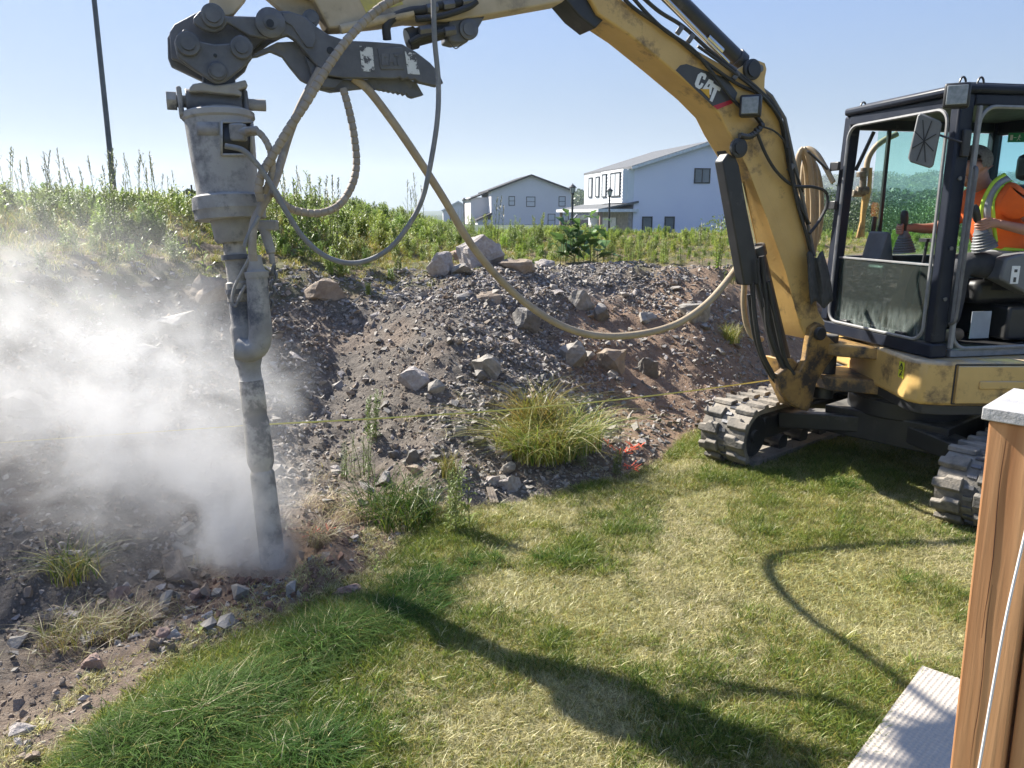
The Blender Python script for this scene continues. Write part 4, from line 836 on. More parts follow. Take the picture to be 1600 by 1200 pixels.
for x, y, r, R, d in ((393, 75, 28, 45, .105), (278, 205, 26, 46, .13), (525, 222, 25, 44, .13), (415, 332, 26, 36, .13), (658, 108, 26, 58, .12), (845, 88, 20, 34, .07)):
    (X_, Y_), = z1([(x, y)]); pin('pin', X_, Y_, r * .3375, d, S_pin, EX, .035, R * .3375)
m_ = MB(); m_.lathe(oB(422, 36.5, .156), BN, [(0, .018), (.004, .018), (.004, .004)], 16); m_.build('pin_bore', S_blkpl, EX)
for x, y in ((268, 152), (520, 178)): (X_, Y_), = z1([(x, y)]); p = oB(X_, Y_, .14); m_ = MB(); m_.tube([p + BU * .012 * math.cos(q * .7) + UP * .012 * math.sin(q * .7) for q in range(10)], .004, 6); m_.build('grease_ring', S_pin, EX)
TH_up = z1([(612, 72), (655, 48), (745, 50), (820, 75), (868, 118), (930, 160), (1010, 187), (1130, 192), (1270, 203), (1335, 240), (1400, 290), (1440, 335), (1462, 385), (1430, 400), (1345, 380), (1330, 366), (1310, 372), (1295, 360), (1275, 368), (1258, 356), (1240, 364), (1130, 362), (1000, 362), (930, 350), (860, 290), (820, 240), (775, 185), (740, 162), (690, 178), (630, 170), (604, 120)])
slab('thumb_upper_jaw', TH_up, .115, .05, S_dk, EX, .006); slab('thumb_upper_jaw', TH_up, -.07, .05, S_dk, EX, .006)
slab('thumb_rib', z1([(715, 60), (760, 55), (820, 80), (862, 125), (872, 180), (858, 222), (828, 218), (800, 180), (760, 120), (720, 95)]), .125, .012, S_dk, EX, .003)
teeth = [(1370, 440), (1320, 454)]
for k in range(9): teeth += [(1300 - k * 22, 448 - k * 5), (1289 - k * 22, 432 - k * 3)]
low = z1([(600, 240), (690, 195), (790, 190), (870, 290), (930, 352), (1000, 368), (1130, 368), (1250, 358), (1335, 378)] + teeth + [(1070, 412), (940, 427), (880, 412), (800, 370), (750, 310), (715, 262), (660, 238), (600, 262), (570, 265)])
slab('thumb_lower_jaw', low, .06, .04, S_dk, EX, .005); slab('thumb_lower_jaw', low, -.04, .04, S_dk, EX, .005)
slab('jaw_gusset', z1([(820, 260), (870, 300), (930, 360), (1000, 368), (960, 410), (900, 405), (850, 350)]), .09, .03, S_dk, EX, .006)
m_ = MB()
for k, (x, y) in enumerate(((700, 230), (930, 385), (1130, 390), (1290, 390))): (X_, Y_), = z1([(x, y)]); m_.cyl(oB(X_, Y_, .06), oB(X_, Y_, -.07), .03)
m_.build('jaw_spacer', S_dk, EX)
plate = slab('cast_name_plate', z1([(1155, 222), (1270, 218), (1280, 322), (1170, 322)]), .122, .008, S_dk, EX, .006)
def letters(polys, d, m, parent):
    for nm, p in polys: slab(nm, z1(p), d, .006, m, parent, .001)
letters([('letter_c', [(1172, 250), (1198, 248), (1198, 262), (1184, 263), (1187, 290), (1202, 290), (1203, 304), (1176, 305)]), ('letter_a', [(1208, 303), (1212, 248), (1226, 247), (1240, 302), (1230, 303), (1227, 288), (1216, 289), (1216, 303)]), ('letter_t', [(1232, 248), (1266, 246), (1267, 258), (1255, 259), (1260, 302), (1248, 303), (1245, 260), (1233, 260)])], .127, S_pin, plate)
wp = mat('flaking_white_paint', (.72, .72, .70), (.66, .66, .64), .7, scale=30, c3=(.09, .09, .1), c3scale=28, c3lo=.50, c3hi=.53)
slab('worn_white_sticker', z1([(1072, 212), (1132, 220), (1142, 334), (1084, 328)]), .1175, .0025, wp, EX, 0); slab('worn_white_sticker', z1([(1282, 238), (1330, 246), (1352, 345), (1296, 342)]), .1175, .0025, wp, EX, 0)
for x, y in ((936, 234), (404, 257)): (X_, Y_), = z1([(x, y)]); pin('bore', X_, Y_, 5 if x > 900 else 2.5, .1145 if x > 900 else .13, S_blkpl, EX, .003)
# ================================================================ drill hanging from the coupler
D_dust = mat('dust_caked_steel', (.38, .36, .335), (.25, .235, .22), .8, scale=7, c3=(.09, .095, .11), c3scale=4, c3lo=.52, c3hi=.62, bump=.2, bscale=80, dust=(.42, .40, .37))
D_mot = mat('motor_dusty_paint', (.42, .40, .37), (.34, .32, .30), .7, scale=5, c3=(.10, .10, .105), c3scale=3.4, c3lo=.48, c3hi=.62, bump=.12, bscale=90, dust=(.42, .40, .38))
D_rod = mat('worn_drill_rod', (.46, .42, .36), (.27, .245, .215), .7, metal=0, scale=12, c3=(.10, .095, .09), c3scale=6, c3lo=.5, c3hi=.6, bump=.2, bscale=60)
TIP = Vector((-1.262, 3.76, -.02)); TOP = oB(341, 177, .0); AX = (TOP - TIP).normalized(); LEN = (TOP - TIP).length
SX = (Vector((1, 0, 0)) - AX * AX.x).normalized(); SY = AX.cross(SX)   # SX right, SY away
if SY.y < 0: SY = -SY
DR = thing('rotary_drill', TIP, 'dust covered hydraulic rotary drill on a long rod, boring into the ground', 'drill')
def ax(py): # distance along the axis from the tip at picture height py
    lo, hi = 0, LEN + .4
    for _ in range(40):
        m = (lo + hi) / 2; p = TIP + AX * m; d = p - EYE; dep = d.y * cT - d.z * sT; y = 600 - F * (d.y * sT + d.z * cT) / dep
        if y > py: lo = m
        else: hi = m
    return lo
def dp(h): d = TIP + AX * h - EYE; return d.y * cT - d.z * sT
def rr(py, wpx): h = ax(py); return (h, wpx / 2 / F * dp(h))
MB().lathe(TIP, AX, [rr(177, 104), rr(179, 108), rr(187, 108), rr(190, 102), rr(240, 98), rr(300, 92), rr(307, 94)], 40).build('motor_housing', D_mot, DR)
MB().lathe(TIP, AX, [rr(306, 100), rr(309, 108), rr(328, 110), rr(330, 107), rr(343, 106), rr(344, 96)], 40).build('gearbox_flange', D_dust, DR)
MB().lathe(TIP, AX, [rr(342, 60), rr(345, 62), rr(374, 56), rr(379, 50)], 32).build('output_neck', D_dust, DR)
m_ = MB(); m_.lathe(TIP, AX, [rr(378, 34), rr(440, 34), rr(442, 40), rr(452, 40), rr(470, 40), rr(472, 34)], 24); m_.build('swivel', D_rod, DR)
for a_, b_, w_ in ((470, 500, 38), (500, 540, 42), (541, 566, 36), (566, 580, 42)): pass
MB().lathe(TIP, AX, [rr(470, 36), rr(474, 38), rr(505, 38), rr(510, 42), rr(512, 44), rr(545, 42), rr(562, 42), rr(574, 34), rr(592, 34), rr(594, 37)], 24).build('air_swivel_body', D_dust, DR)
MB().lathe(TIP, AX, [rr(594, 34), rr(596, 37), rr(640, 38), rr(642, 36), rr(652, 36), rr(654, 39), rr(720, 41), rr(726, 38), rr(734, 32)], 24).build('upper_rod', D_rod, DR)
MB().lathe(TIP, AX, [rr(734, 30), rr(738, 36), rr(740, 37), rr(884, 38), rr(890, 30)], 24).build('hammer_bit', D_rod, DR)
# window in the motor housing: recess, valve block and fitting
h1, r1 = rr(240, 98); cs = TIP + AX * h1
def onmotor(px, py, e=0):
    r = ray(px, py); h, R = rr(py, 100 - (py - 187) * .06); R += e; c = TIP + AX * h; d = r.normalized(); w_ = EYE - TIP
    dpv = d - AX * d.dot(AX); wpv = w_ - AX * w_.dot(AX); A = dpv.dot(dpv); B = 2 * dpv.dot(wpv); C_ = wpv.dot(wpv) - R * R; q = B * B - 4 * A * C_
    t = (-B - math.sqrt(max(q, 0))) / 2 / A; return EYE + d * t
def mpatch(name, x0, x1, y0, y1, m, e, th=.006, nx_=8):
    fr = []; 
    for y in (y0, y1):
        for i in range(nx_ + 1): fr.append(onmotor(x0 + (x1 - x0) * i / nx_, y, e))
    nx1 = nx_ + 1; fs = [(i, i + 1, nx1 + i + 1, nx1 + i) for i in range(nx_)]
    o = MB().add(fr, fs).build(name, m, DR); s_ = o.modifiers.new('s', 'SOLIDIFY'); s_.thickness = th; s_.offset = 0; return o
mpatch('motor_window', 347, 392, 193, 241, S_blkpl, .002)
for (x0, x1, y0, y1) in ((344.5, 348, 190, 243), (391, 393.5, 190, 243), (345, 393, 189, 192.5), (345, 393, 240, 243.5)): mpatch('window_rim', x0, x1, y0, y1, D_mot, .006, .014)
mpatch('faded_label', 308, 342, 191, 211, D_dust, .003)
p = onmotor(372, 207, .01); MB().box(p, (.075, .05, .08)).build('valve_block', D_dust, DR, bevel=.01); MB().cyl(p, p + Vector((.10, -.03, .005)), .022).build('hose_fitting', D_dust, DR, bevel=.002)
# hanger above the motor: yoke, cross pin, saddle
hp = TOP + AX * .0
m_ = MB(); m_.lathe(TOP, AX, [(0, .135), (.012, .135), (.012, .05)], 32); m_.build('motor_cap', D_dust, DR)
pc = oB(336, 161, 0); MB().cyl(pc + BU * .20, pc - BU * .235, .028).build('cross_pin', D_dust, DR, bevel=.003)
m_ = MB(); m_.cyl(pc + BU * .13, pc - BU * .12, .058, n=24); m_.build('pin_boss', S_dk, DR, bevel=.004)
for u_, m2 in ((.155, D_dust), (-.14, S_dk)):
    m_ = MB(); m_.bar(pc + BU * u_ + AX * .06 - SX * (.0), pc + BU * (u_ + (.0)) - AX * .075, .11, .024, BU); m_.build('hanger_ear', m2, DR, bevel=.01)
MB().cyl(pc + BU * .17, pc + BU * .215, .045, n=6).build('pin_nut', D_dust, DR, bevel=.003)
slab('saddle', z1([(280, 425), (285, 405), (300, 388), (345, 380), (400, 395), (480, 385), (545, 368), (557, 400), (510, 415), (530, 428), (525, 445), (495, 440), (350, 424)]), .10, .20, D_dust, DR, .01)
slab('yoke', z1([(345, 424), (490, 424), (490, 515), (345, 515)]), .05, .10, S_dk, DR, .008)
# big bent air pipe beside the rod
def on_axis_side(px, py, e=-.05): # plane through the axis facing the camera
    n = Vector((0, -1, 0)); return on_plane(px, py, TIP + AX * ax(py) + Vector((0, e, 0)), n)
pp = catmull([on_axis_side(x, y, -.07) for x, y in ((401, 428), (403, 460), (405, 490), (407, 520), (403, 540), (390, 548), (372, 545))], 8)
MB().tube(pp, .052, 24, rf=lambda k, n_: .050 + .006 * min(1, k / n_ * 2)).build('bent_air_pipe', D_dust, DR)
p = on_axis_side(401, 428, -.07); MB().lathe(p - AX * .02, AX, [(0, .055), (.03, .058), (.035, .045), (.06, .035), (.11, .033)], 24).build('pipe_collar', D_dust, DR)
# shackle, chain
p = on_axis_side(418, 352, -.02); MB().box(p, (.10, .05, .05)).build('chain_lug', D_dust, DR, bevel=.008)
a, b = on_axis_side(412, 355, -.02), on_axis_side(424, 396, -.02); MB().cyl(a, b, .026, .022).build('turnbuckle', D_dust, DR, bevel=.004); a = b; b = on_axis_side(426, 412, -.02); MB().cyl(a, b, .014).build('turnbuckle_rod', D_dust, DR)
pts = [on_axis_side(x, y, -.02) for x, y in ((428, 416), (427, 428), (425, 440), (424, 450), (423, 460), (421, 470), (420, 480))]
for k in range(len(pts) - 1):
    a, b = pts[k], pts[k + 1]; d = (b - a); c = (a + b) / 2; sd = SX if k % 2 else SY; L = d.length * .72; dn = d.normalized()
    MB().tube([c + dn * L * math.cos(q * math.pi / 6) + sd * .019 * math.sin(q * math.pi / 6) for q in range(13)], .0075, 6).build('chain_link', S_dk, DR)
for pts in (((352, 382), (351, 386), (352, 390)),): pass
MB().tube(catmull([on_axis_side(x, y, -.09) for x, y in ((392, 400), (378, 425), (366, 450), (363, 470), (368, 478), (376, 460), (384, 446))], 6), .008, 7).build('wire_tie', D_dust, DR)
for py_ in (402, 455): h, R = rr(py_, 40); MB().lathe(TIP + AX * h, AX, [(-.012, R * .98), (-.012, R + .006), (.012, R + .006), (.012, R * .98)], 24).build('hose_strap', S_dk, DR)
# ---------------------------------------------------------------- hoses
H_tan = mat('tan_hose', (.42, .33, .21), (.34, .26, .165), .55, scale=9, c3=(.25, .20, .15), c3scale=14)
H_wrap = mat('dusty_wrapped_hose', (.36, .30, .23), (.28, .235, .18), .75, scale=10, c3=(.46, .41, .35), c3scale=8)
H_grey = mat('dusty_grey_hose', (.24, .235, .23), (.17, .17, .17), .65, scale=12, c3=(.36, .34, .31), c3scale=9)
def gen_pt(px, py, Y): return atY(px, py, Y)
def hose(pts, r, m, label, wrap=False, name='hydraulic_hose', sub=10, n=14):
    P = catmull([gen_pt(*p) for p in pts], sub)
    if wrap:   # spiral wrap: small steps along the hose
        D = [0]
        for a, b in zip(P[:-1], P[1:]): D.append(D[-1] + (b - a).length)
        pitch = .034; Q = []; rad = []; s_ = 0; i = 0
        while s_ < D[-1] - 1e-4:
            for off, f in ((0, .86), (.004, 1.0), (pitch - .005, 1.06), (pitch - .001, .86)):
                t = s_ + off
                if t >= D[-1]: break
                while i < len(D) - 2 and D[i + 1] < t: i += 1
                g_ = (t - D[i]) / (D[i + 1] - D[i]); Q.append(P[i].lerp(P[i + 1], g_)); rad.append(r * f)
            s_ += pitch
        o = MB().tube(Q, r, n, rf=lambda k, n_: rad[min(k, len(rad) - 1)]).build(name, m)
    else: o = MB().tube(P, r, n).build(name, m)
    return props(o, label, 'hose')
hose([(640, -12, 3.95), (600, 8, 3.9), (568, 35, 3.85), (538, 68, 3.8), (510, 108, 3.76), (480, 158, 3.72), (452, 200, 3.70), (428, 240, 3.70), (409, 272, 3.70), (404, 296, 3.70), (408, 314, 3.72)], .020, H_wrap, 'thick spiral wrapped hose crossing in front of the thumb and down to the drill motor', True)
hose([(500, 108, 4.0), (470, 165, 3.95), (452, 210, 3.92), (440, 250, 3.88), (430, 282, 3.82), (420, 305, 3.78), (405, 330, 3.74), (396, 352, 3.70), (394, 385, 3.68), (396, 408, 3.68)], .020, H_wrap, 'dusty hose running behind the wrapped one and down beside the drill neck')
hose([(385, 205, 3.74), (400, 204, 3.72), (412, 215, 3.71), (421, 232, 3.70), (426, 258, 3.72), (420, 285, 3.72), (410, 306, 3.73)], .015, H_wrap, 'short hose leaving the window of the drill motor', True)
hose([(536, 138, 4.05), (545, 170, 4.05), (553, 210, 4.05), (557, 255, 4.05), (550, 290, 4.02), (530, 320, 3.98), (500, 333, 3.92), (465, 330, 3.86), (442, 318, 3.8), (428, 298, 3.76)], .0185, H_wrap, 'wrapped hose hanging in a deep loop right of the drill motor', True)
hose([(677, -10, 3.9), (679, 60, 3.9), (685, 130, 3.9), (683, 190, 3.88), (672, 260, 3.86), (660, 310, 3.86), (640, 350, 3.85), (612, 385, 3.84), (580, 405, 3.82), (545, 411, 3.8), (508, 400, 3.78), (475, 372, 3.75), (450, 335, 3.72), (430, 300, 3.7), (412, 270, 3.68), (396, 250, 3.66), (378, 234, 3.64), (352, 228, 3.63)], .0125, H_grey, 'thin grey hose falling from above in a long loop to the drill motor')
hose([(552, 122, 4.1), (575, 140, 4.12), (610, 185, 4.15), (648, 240, 4.2), (690, 305, 4.3), (735, 380, 4.4), (780, 435, 4.5), (830, 480, 4.58), (885, 512, 4.62), (940, 525, 4.66), (1000, 522, 4.72), (1055, 507, 4.8), (1100, 478, 4.9), (1135, 440, 5.05), (1158, 405, 5.3), (1172, 370, 5.6), (1200, 350, 5.75)], .0215, H_tan, 'long tan air hose sagging between the thumb and the lower boom', n=18)
hose([(1163, 445, 5.4), (1162, 475, 5.4), (1166, 505, 5.4), (1176, 525, 5.4), (1190, 530, 5.5)], .02, H_tan, 'short length of tan hose hanging just left of the lower boom')
hose([(405, 338, 3.70), (392, 360, 3.68), (384, 378, 3.67), (383, 385, 3.67)], .010, H_grey, 'thin grey hose end hooked at the drill neck', name='hose_end')
# coil of tan hose hung between boom and cab
for k, (x0, x1, yt, yb, Y) in enumerate([(1240, 1270, 232, 420, 5.9), (1244, 1262, 240, 400, 5.95), (1252, 1276, 236, 415, 6.0), (1246, 1284, 250, 390, 6.05)]):
    P = []
    for i in range(27):
        q = 2 * math.pi * i / 26 - math.pi / 2; P.append(atY((x0 + x1) / 2 + (x1 - x0) / 2 * math.cos(q), (yt + yb) / 2 + (yb - yt) / 2 * math.sin(q), Y + .05 * math.sin(q)))
    o = MB().tube(P, .019, 10).build('hose_coil', H_tan, EX)
hose([(1252, 240, 5.9), (1262, 232, 5.85), (1276, 240, 5.8), (1290, 262, 5.75), (1302, 285, 5.7)], .018, H_tan, 'tan hose end running from the coil down to the cab pillar')
# yellow string
M_str = mat('yellow_string', (.92, .80, .22), rough=.8)
a, b = atY(395, 664, 3.95), atY(1215, 592, 6.0); a2 = atY(-20, 693, 4.1)
pts = [a.lerp(b, t / 24) - Vector((0, 0, .05 * math.sin(math.pi * t / 24))) for t in range(25)]
m_ = MB(); m_.tube(pts, .0052, 5); m_.tube([a2.lerp(a, t / 8) for t in range(9)], .0011, 5); props(m_.build('marking_string', M_str), 'taut yellow string line stretched across the bank from the drill to the excavator', 'string')
# ================================================================ cab
CF = Vector((2.545, 4.60, 0)); CW = Vector((-.20, .98, 0)).normalized(); CR = Vector((.98, .20, 0)).normalized()
def K(w_, r, z): return CF + CW * w_ + CR * r + UP * z
RC = Matrix((CR, CW, UP)).transposed()
def kbox(w0, w1, r0, r1, z0, z1_): m_ = MB(); m_.box(K((w0 + w1) / 2, (r0 + r1) / 2, (z0 + z1_) / 2), (r1 - r0, w1 - w0, z1_ - z0), RC); return m_
kbox(0, .075, 0, .10, 1.03, 2.47).build('front_pillar', S_cab, EX, bevel=.015)
m_ = MB(); m_.bar(K(1.10, .03, 1.03), K(1.10, .085, 2.47), .08, .09, CW); m_.build('front_pillar', S_cab, EX, bevel=.015)
kbox(.0, .06, 1.24, 1.32, .95, 2.47).build('rear_pillar', S_cab, EX, bevel=.012); kbox(1.08, 1.14, 1.24, 1.32, .95, 2.47).build('rear_pillar', S_cab, EX, bevel=.012)
kbox(-.005, 1.15, -.005, .11, .94, 1.028).build('front_sill', S_cab, EX, bevel=.012)
kbox(-.0, .05, .14, 1.24, .94, .985).build('door_sill', S_gask, EX, bevel=.006)
kbox(.076, 1.06, .03, .10, 2.40, 2.468).build('front_header', S_cab, EX, bevel=.01); kbox(.0, .06, .101, 1.24, 2.405, 2.468).build('door_header', S_cab, EX, bevel=.01); kbox(1.08, 1.14, .12, 1.24, 2.38, 2.468).build('far_header', S_cab, EX, bevel=.01)
kbox(.062, 1.078, 1.26, 1.31, 2.36, 2.468).build('rear_header', S_cab, EX, bevel=.01); kbox(.062, 1.078, 1.26, 1.31, .95, 1.55).build('rear_wall', S_blk, EX, bevel=.01)
kbox(1.085, 1.13, .12, 1.24, .95, 1.50).build('far_wall', S_blk, EX, bevel=.01)
# roof: pressed panel with raised middle and dark lining
m_ = MB(); o_ = []
for (w_, r) in ((-.02, .06), (0.03, -.015), (1.10, .01), (1.17, .08), (1.17, 1.30), (1.10, 1.36), (.04, 1.36), (-.02, 1.30)): o_.append(K(w_, r, 2.47))
m_.prism(o_, (0, 0, .05)); roof = m_.build('roof', S_cab, EX, bevel=.018)
kbox(.10, 1.04, .12, 1.25, 2.521, 2.548).build('roof_pressing', S_cab, roof, bevel=.012); kbox(.07, 1.07, .115, 1.24, 2.445, 2.467).build('headliner', S_blkpl, roof, bevel=.004)
for w_, r in ((.06, .05), (1.08, .14), (.05, .16)): m_ = MB(); m_.tube([K(w_, r + .022 * math.cos(q * math.pi / 8), 2.52 + .045 * math.sin(q * math.pi / 8)) for q in range(9)], .006, 6); m_.build('lifting_eye', S_blk, roof)
# gaskets round the front opening and the door opening
def rrect(w0, w1, z0, z1_, r, rad, seg=5, plane='f'):
    pts = []
    for (cw, cz, a0) in ((w1 - rad, z1_ - rad, 0), (w0 + rad, z1_ - rad, 90), (w0 + rad, z0 + rad, 180), (w1 - rad, z0 + rad, 270)):
        for k in range(seg + 1):
            q = math.radians(a0 + 90 * k / seg); a, z = cw + rad * math.cos(q), cz + rad * math.sin(q)
            pts.append(K(a, r + (.035 * (z - 1) / 1.4 * (a / 1.1)), z) if plane == 'f' else K(r, a, z))
    return pts + [pts[0]]
MB().tube(rrect(.082, 1.055, 1.035, 2.395, -.004, .09), .011, 6).build('window_gasket', S_gask, EX)
MB().tube(rrect(.135, 1.20, .995, 2.40, -.006, .10, plane='s'), .012, 6).build('door_gasket', S_gask, EX)
kbox(-.03, -.004, .105, .128, 1.0, 2.40).build('door_edge', S_gask, EX, bevel=.004)
m_ = MB(); m_.tube(catmull([K(-.01, .12, 2.06), K(-.045, .12, 2.05), K(-.05, .115, 1.95), K(-.05, .11, 1.6), K(-.05, .105, 1.25), K(-.045, .10, 1.17), K(-.01, .10, 1.15)], 5), .011, 8); m_.build('grab_handle', S_pin, EX)
for z in (1.60, 1.30, 2.0): MB().cyl(K(-.002, .05, z), K(-.012, .05, z), .012, n=10).build('bolt', S_pin, EX)
# glass: lower front pane with top rail, far pane, rear pane
kbox(.085, 1.055, .045, .051, 1.03, 1.485).build('lower_front_glass', GL_dirty, EX); kbox(.085, 1.055, .038, .058, 1.486, 1.500).build('glass_rail', S_gask, EX, bevel=.003)
for w_ in (.30, .88): kbox(w_ - .04, w_ + .04, .0, .036, 1.03, 1.06).build('glass_clip', S_blkpl, EX, bevel=.006)
kbox(1.104, 1.110, .40, 1.235, 1.505, 2.375).build('far_glass', GL_gr, EX); kbox(1.095, 1.12, .375, .40, 1.50, 2.38).build('glass_frame_bar', S_blkpl, EX, bevel=.004); kbox(1.104, 1.109, .30, .375, 1.505, 2.375).build('far_glass', GL_cl, EX)
kbox(1.085, 1.104, .31, .345, 1.66, 1.78).build('window_latch', S_blkpl, EX, bevel=.008)
kbox(.07, 1.075, 1.283, 1.289, 1.555, 2.355).build('rear_glass', GL_back, EX)
sg = atY(1588, 215, 5.62); sgn = MB().box(sg, (.115, .004, .062)).build('exit_sign', P_grn, EX); m_ = MB(); m_.box(sg + Vector((-.035, -.003, 0)), (.018, .002, .035)); m_.box(sg + Vector((.02, -.003, .014)), (.009, .002, .009)); m_.bar(sg + Vector((.02, -.003, .01)), sg + Vector((.015, -.003, -.006)), .005, .002, (0, 1, 0)); m_.bar(sg + Vector((.015, -.003, -.006)), sg + Vector((.028, -.003, -.018)), .004, .002, (0, 1, 0)); m_.bar(sg + Vector((.015, -.003, -.006)), sg + Vector((.004, -.003, -.02)), .004, .002, (0, 1, 0)); m_.bar(sg + Vector((.008, -.003, .004)), sg + Vector((.032, -.003, .003)), .004, .002, (0, 1, 0)); m_.bar(sg + Vector((-.02, -.003, 0)), sg + Vector((-.002, -.003, 0)), .004, .002, (0, 1, 0)); m_.build('running_figure', P_wh, sgn)
# gas strut, brackets, stay to the boom hoses
m_ = MB(); m_.bar(K(1.02, .20, 2.36), K(1.04, .10, 2.10), .02, .02); m_.build('gas_strut', S_blkpl, EX)
MB().tube([oB(1262, 236, -.1), K(1.2, .0, 2.10), K(1.13, .0, 2.13)], .009, 6).build('stay_rod', S_blk, EX)
for z in (2.13, 1.86): kbox(1.06, 1.16, -.03, -.006, z - .03, z + .03).build('pillar_bracket', S_blk, EX, bevel=.006)
# mirror
mc = atY(1445, 218, 4.72); mo_n = Vector((-.55, -.83, -.05)).normalized(); mx = UP.cross(mo_n).normalized(); my = mo_n.cross(mx); RM = Matrix((mx, my, mo_n)).transposed()
def mpt(a, b, c): return mc + mx * a + my * b + mo_n * c
mp = [(-.035, .15), (-.05, .135), (-.078, -.10), (-.065, -.125), (.045, -.165), (.062, -.15), (.082, .08), (.07, .10)]
mi_ = MB().prism([mpt(a, b, 0) for a, b in mp], mo_n * .022).build('mirror_back', S_grey, EX, bevel=.008)
m_ = MB(); 
for q in range(8): a_ = q * math.pi / 4 + .3; m_.bar(mpt(0, -.01, .024), mpt(.062 * math.cos(a_), -.01 + .125 * math.sin(a_), .024), .005, .006, mo_n)
m_.build('mirror_rib', S_blkpl, mi_); MB().prism([mpt(a * .9, b * .9, -.004) for a, b in mp], -mo_n * .004).build('mirror_glass', S_chr, mi_)
m_ = MB(); m_.tube([mpt(.05, .03, -.01), K(-.02, .02, 2.20), K(-.0, .05, 2.20)], .007, 6); m_.build('mirror_arm', S_blk, EX); kbox(-.025, -.001, .03, .08, 2.12, 2.27).build('mirror_clamp', S_blkpl, EX, bevel=.006)
worklight(0, 0, 0, .13, EX, atY(1495, 150, 4.50), Matrix.Rotation(math.radians(62), 3, 'Z'))
m_ = MB(); m_.bar(atY(1500, 140, 4.53), K(.03, .03, 2.50), .025, .02); m_.build('light_bracket', S_blkpl, EX)
# interior
kbox(.06, 1.08, .03, 1.25, .945, .985).build('cab_floor', S_blkpl, EX)
kbox(.16, .80, .68, 1.10, 1.0, 1.22).build('seat_base', S_blkpl, EX, bevel=.02)
kbox(.30, .82, .55, 1.10, 1.22, 1.38).build('seat_cushion', S_blkpl, EX, bevel=.04)
sb_ = [K(.30, .98, 1.32), K(.30, 1.14, 2.0), K(.30, 1.23, 2.0), K(.30, 1.12, 1.32)]; MB().prism(sb_, CW * .48).build('seat_back', S_blkpl, EX, bevel=.05); kbox(.42, .68, 1.06, 1.14, 2.02, 2.2).build('headrest', S_blkpl, EX, bevel=.04)
def joystick(p, tilt, lab=None):
    b = MB(); prof = [(0, .075)]
    for k in range(6): prof += [(.012 + k * .017, .070 - k * .006), (.020 + k * .017, .076 - k * .006)]
    prof += [(.12, .035), (.15, .024)]; b.lathe(p, tilt, prof, 20); o = b.build('control_boot', S_grey, EX)
    MB().lathe(p + Vector(tilt) * .13, tilt, [(0, .014), (.05, .016), (.06, .022), (.11, .026), (.135, .026), (.155, .017), (.16, .004)], 16).build('joystick', S_blkpl, EX)
JL = Vector((2.965, 4.885, 1.585)); JR = Vector((2.735, 5.43, 1.535))
cbx = MB(); cbx.prism([Vector((x, 4.80, z)) for x, z in ((3.03, 1.40), (3.05, 1.53), (3.18, 1.57), (3.7, 1.58), (3.7, 1.42), (3.34, 1.30), (3.24, 1.30))], (0, .17, 0)); cbx.build('left_console', S_grey, EX, bevel=.015)
swp = MB().box((3.12, 4.797, 1.43), (.05, .004, .11)).build('switch_plate', P_wh, EX); m_ = MB(); m_.box((3.12, 4.794, 1.455), (.018, .003, .018)); m_.box((3.12, 4.794, 1.40), (.016, .003, .03)); m_.build('switch_symbol', P_bk, swp)
joystick(JL, Vector((-.38, .02, 1)).normalized()); joystick(JR, Vector((-.1, 0, 1)).normalized())
kbox(.70, 1.06, .15, .60, 1.0, 1.46).build('right_console', S_blkpl, EX, bevel=.03); m_ = MB(); m_.prism([K(.84, .20, 1.46), K(.84, .25, 1.68), K(.84, .29, 1.67), K(.84, .33, 1.46)], CW * .20); m_.build('monitor', S_grey, EX, bevel=.015)
MB().lathe(K(.74, .40, 1.40), -CW, [(0, .05), (.02, .05), (.022, .03), (.01, .028)], 20).build('air_vent', S_blkpl, EX)
for w_ in (.40, .50): m_ = MB(); m_.tube([K(w_, .20, 1.0), K(w_, .27, 1.3), K(w_, .30, 1.62)], .010, 8); m_.box(K(w_, .30, 1.63), (.07, .07, .022), RC); m_.build('travel_lever', S_blk, EX)
m_ = MB(); m_.box(K(.10, .42, 1.12), (.14, .004, .17), RC); m_.build('paper_notice', mat('paper_notice', (.30, .33, .37), rough=.7), EX)
# valve stack and tan pipe beyond the cab
pv = lambda x, y: atY(x, y, 6.05)
m_ = MB(); m_.tube(catmull([pv(1353, 275), pv(1356, 250), pv(1365, 233), pv(1380, 220), pv(1402, 209)], 6), .022, 10); m_.build('air_pipe', H_tan, EX)
m_ = MB(); m_.cyl(pv(1350, 262), pv(1347, 305), .024); m_.cyl(pv(1347, 268), pv(1347, 276), .04); m_.cyl(pv(1338, 298), pv(1356, 298), .032); m_.cyl(pv(1332, 302), pv(1352, 302), .026); m_.build('air_valve', mat('brass_valve', (.16, .12, .08), (.3, .27, .22), .5, metal=.5, scale=40), EX, bevel=.003)
m_ = MB(); m_.tube([pv(1352, 300), pv(1349, 330), pv(1346, 370)], .022, 8); m_.tube([pv(1360, 262), pv(1358, 300), pv(1340, 372)], .016, 8); m_.build('air_pipe', Y_pt, EX)
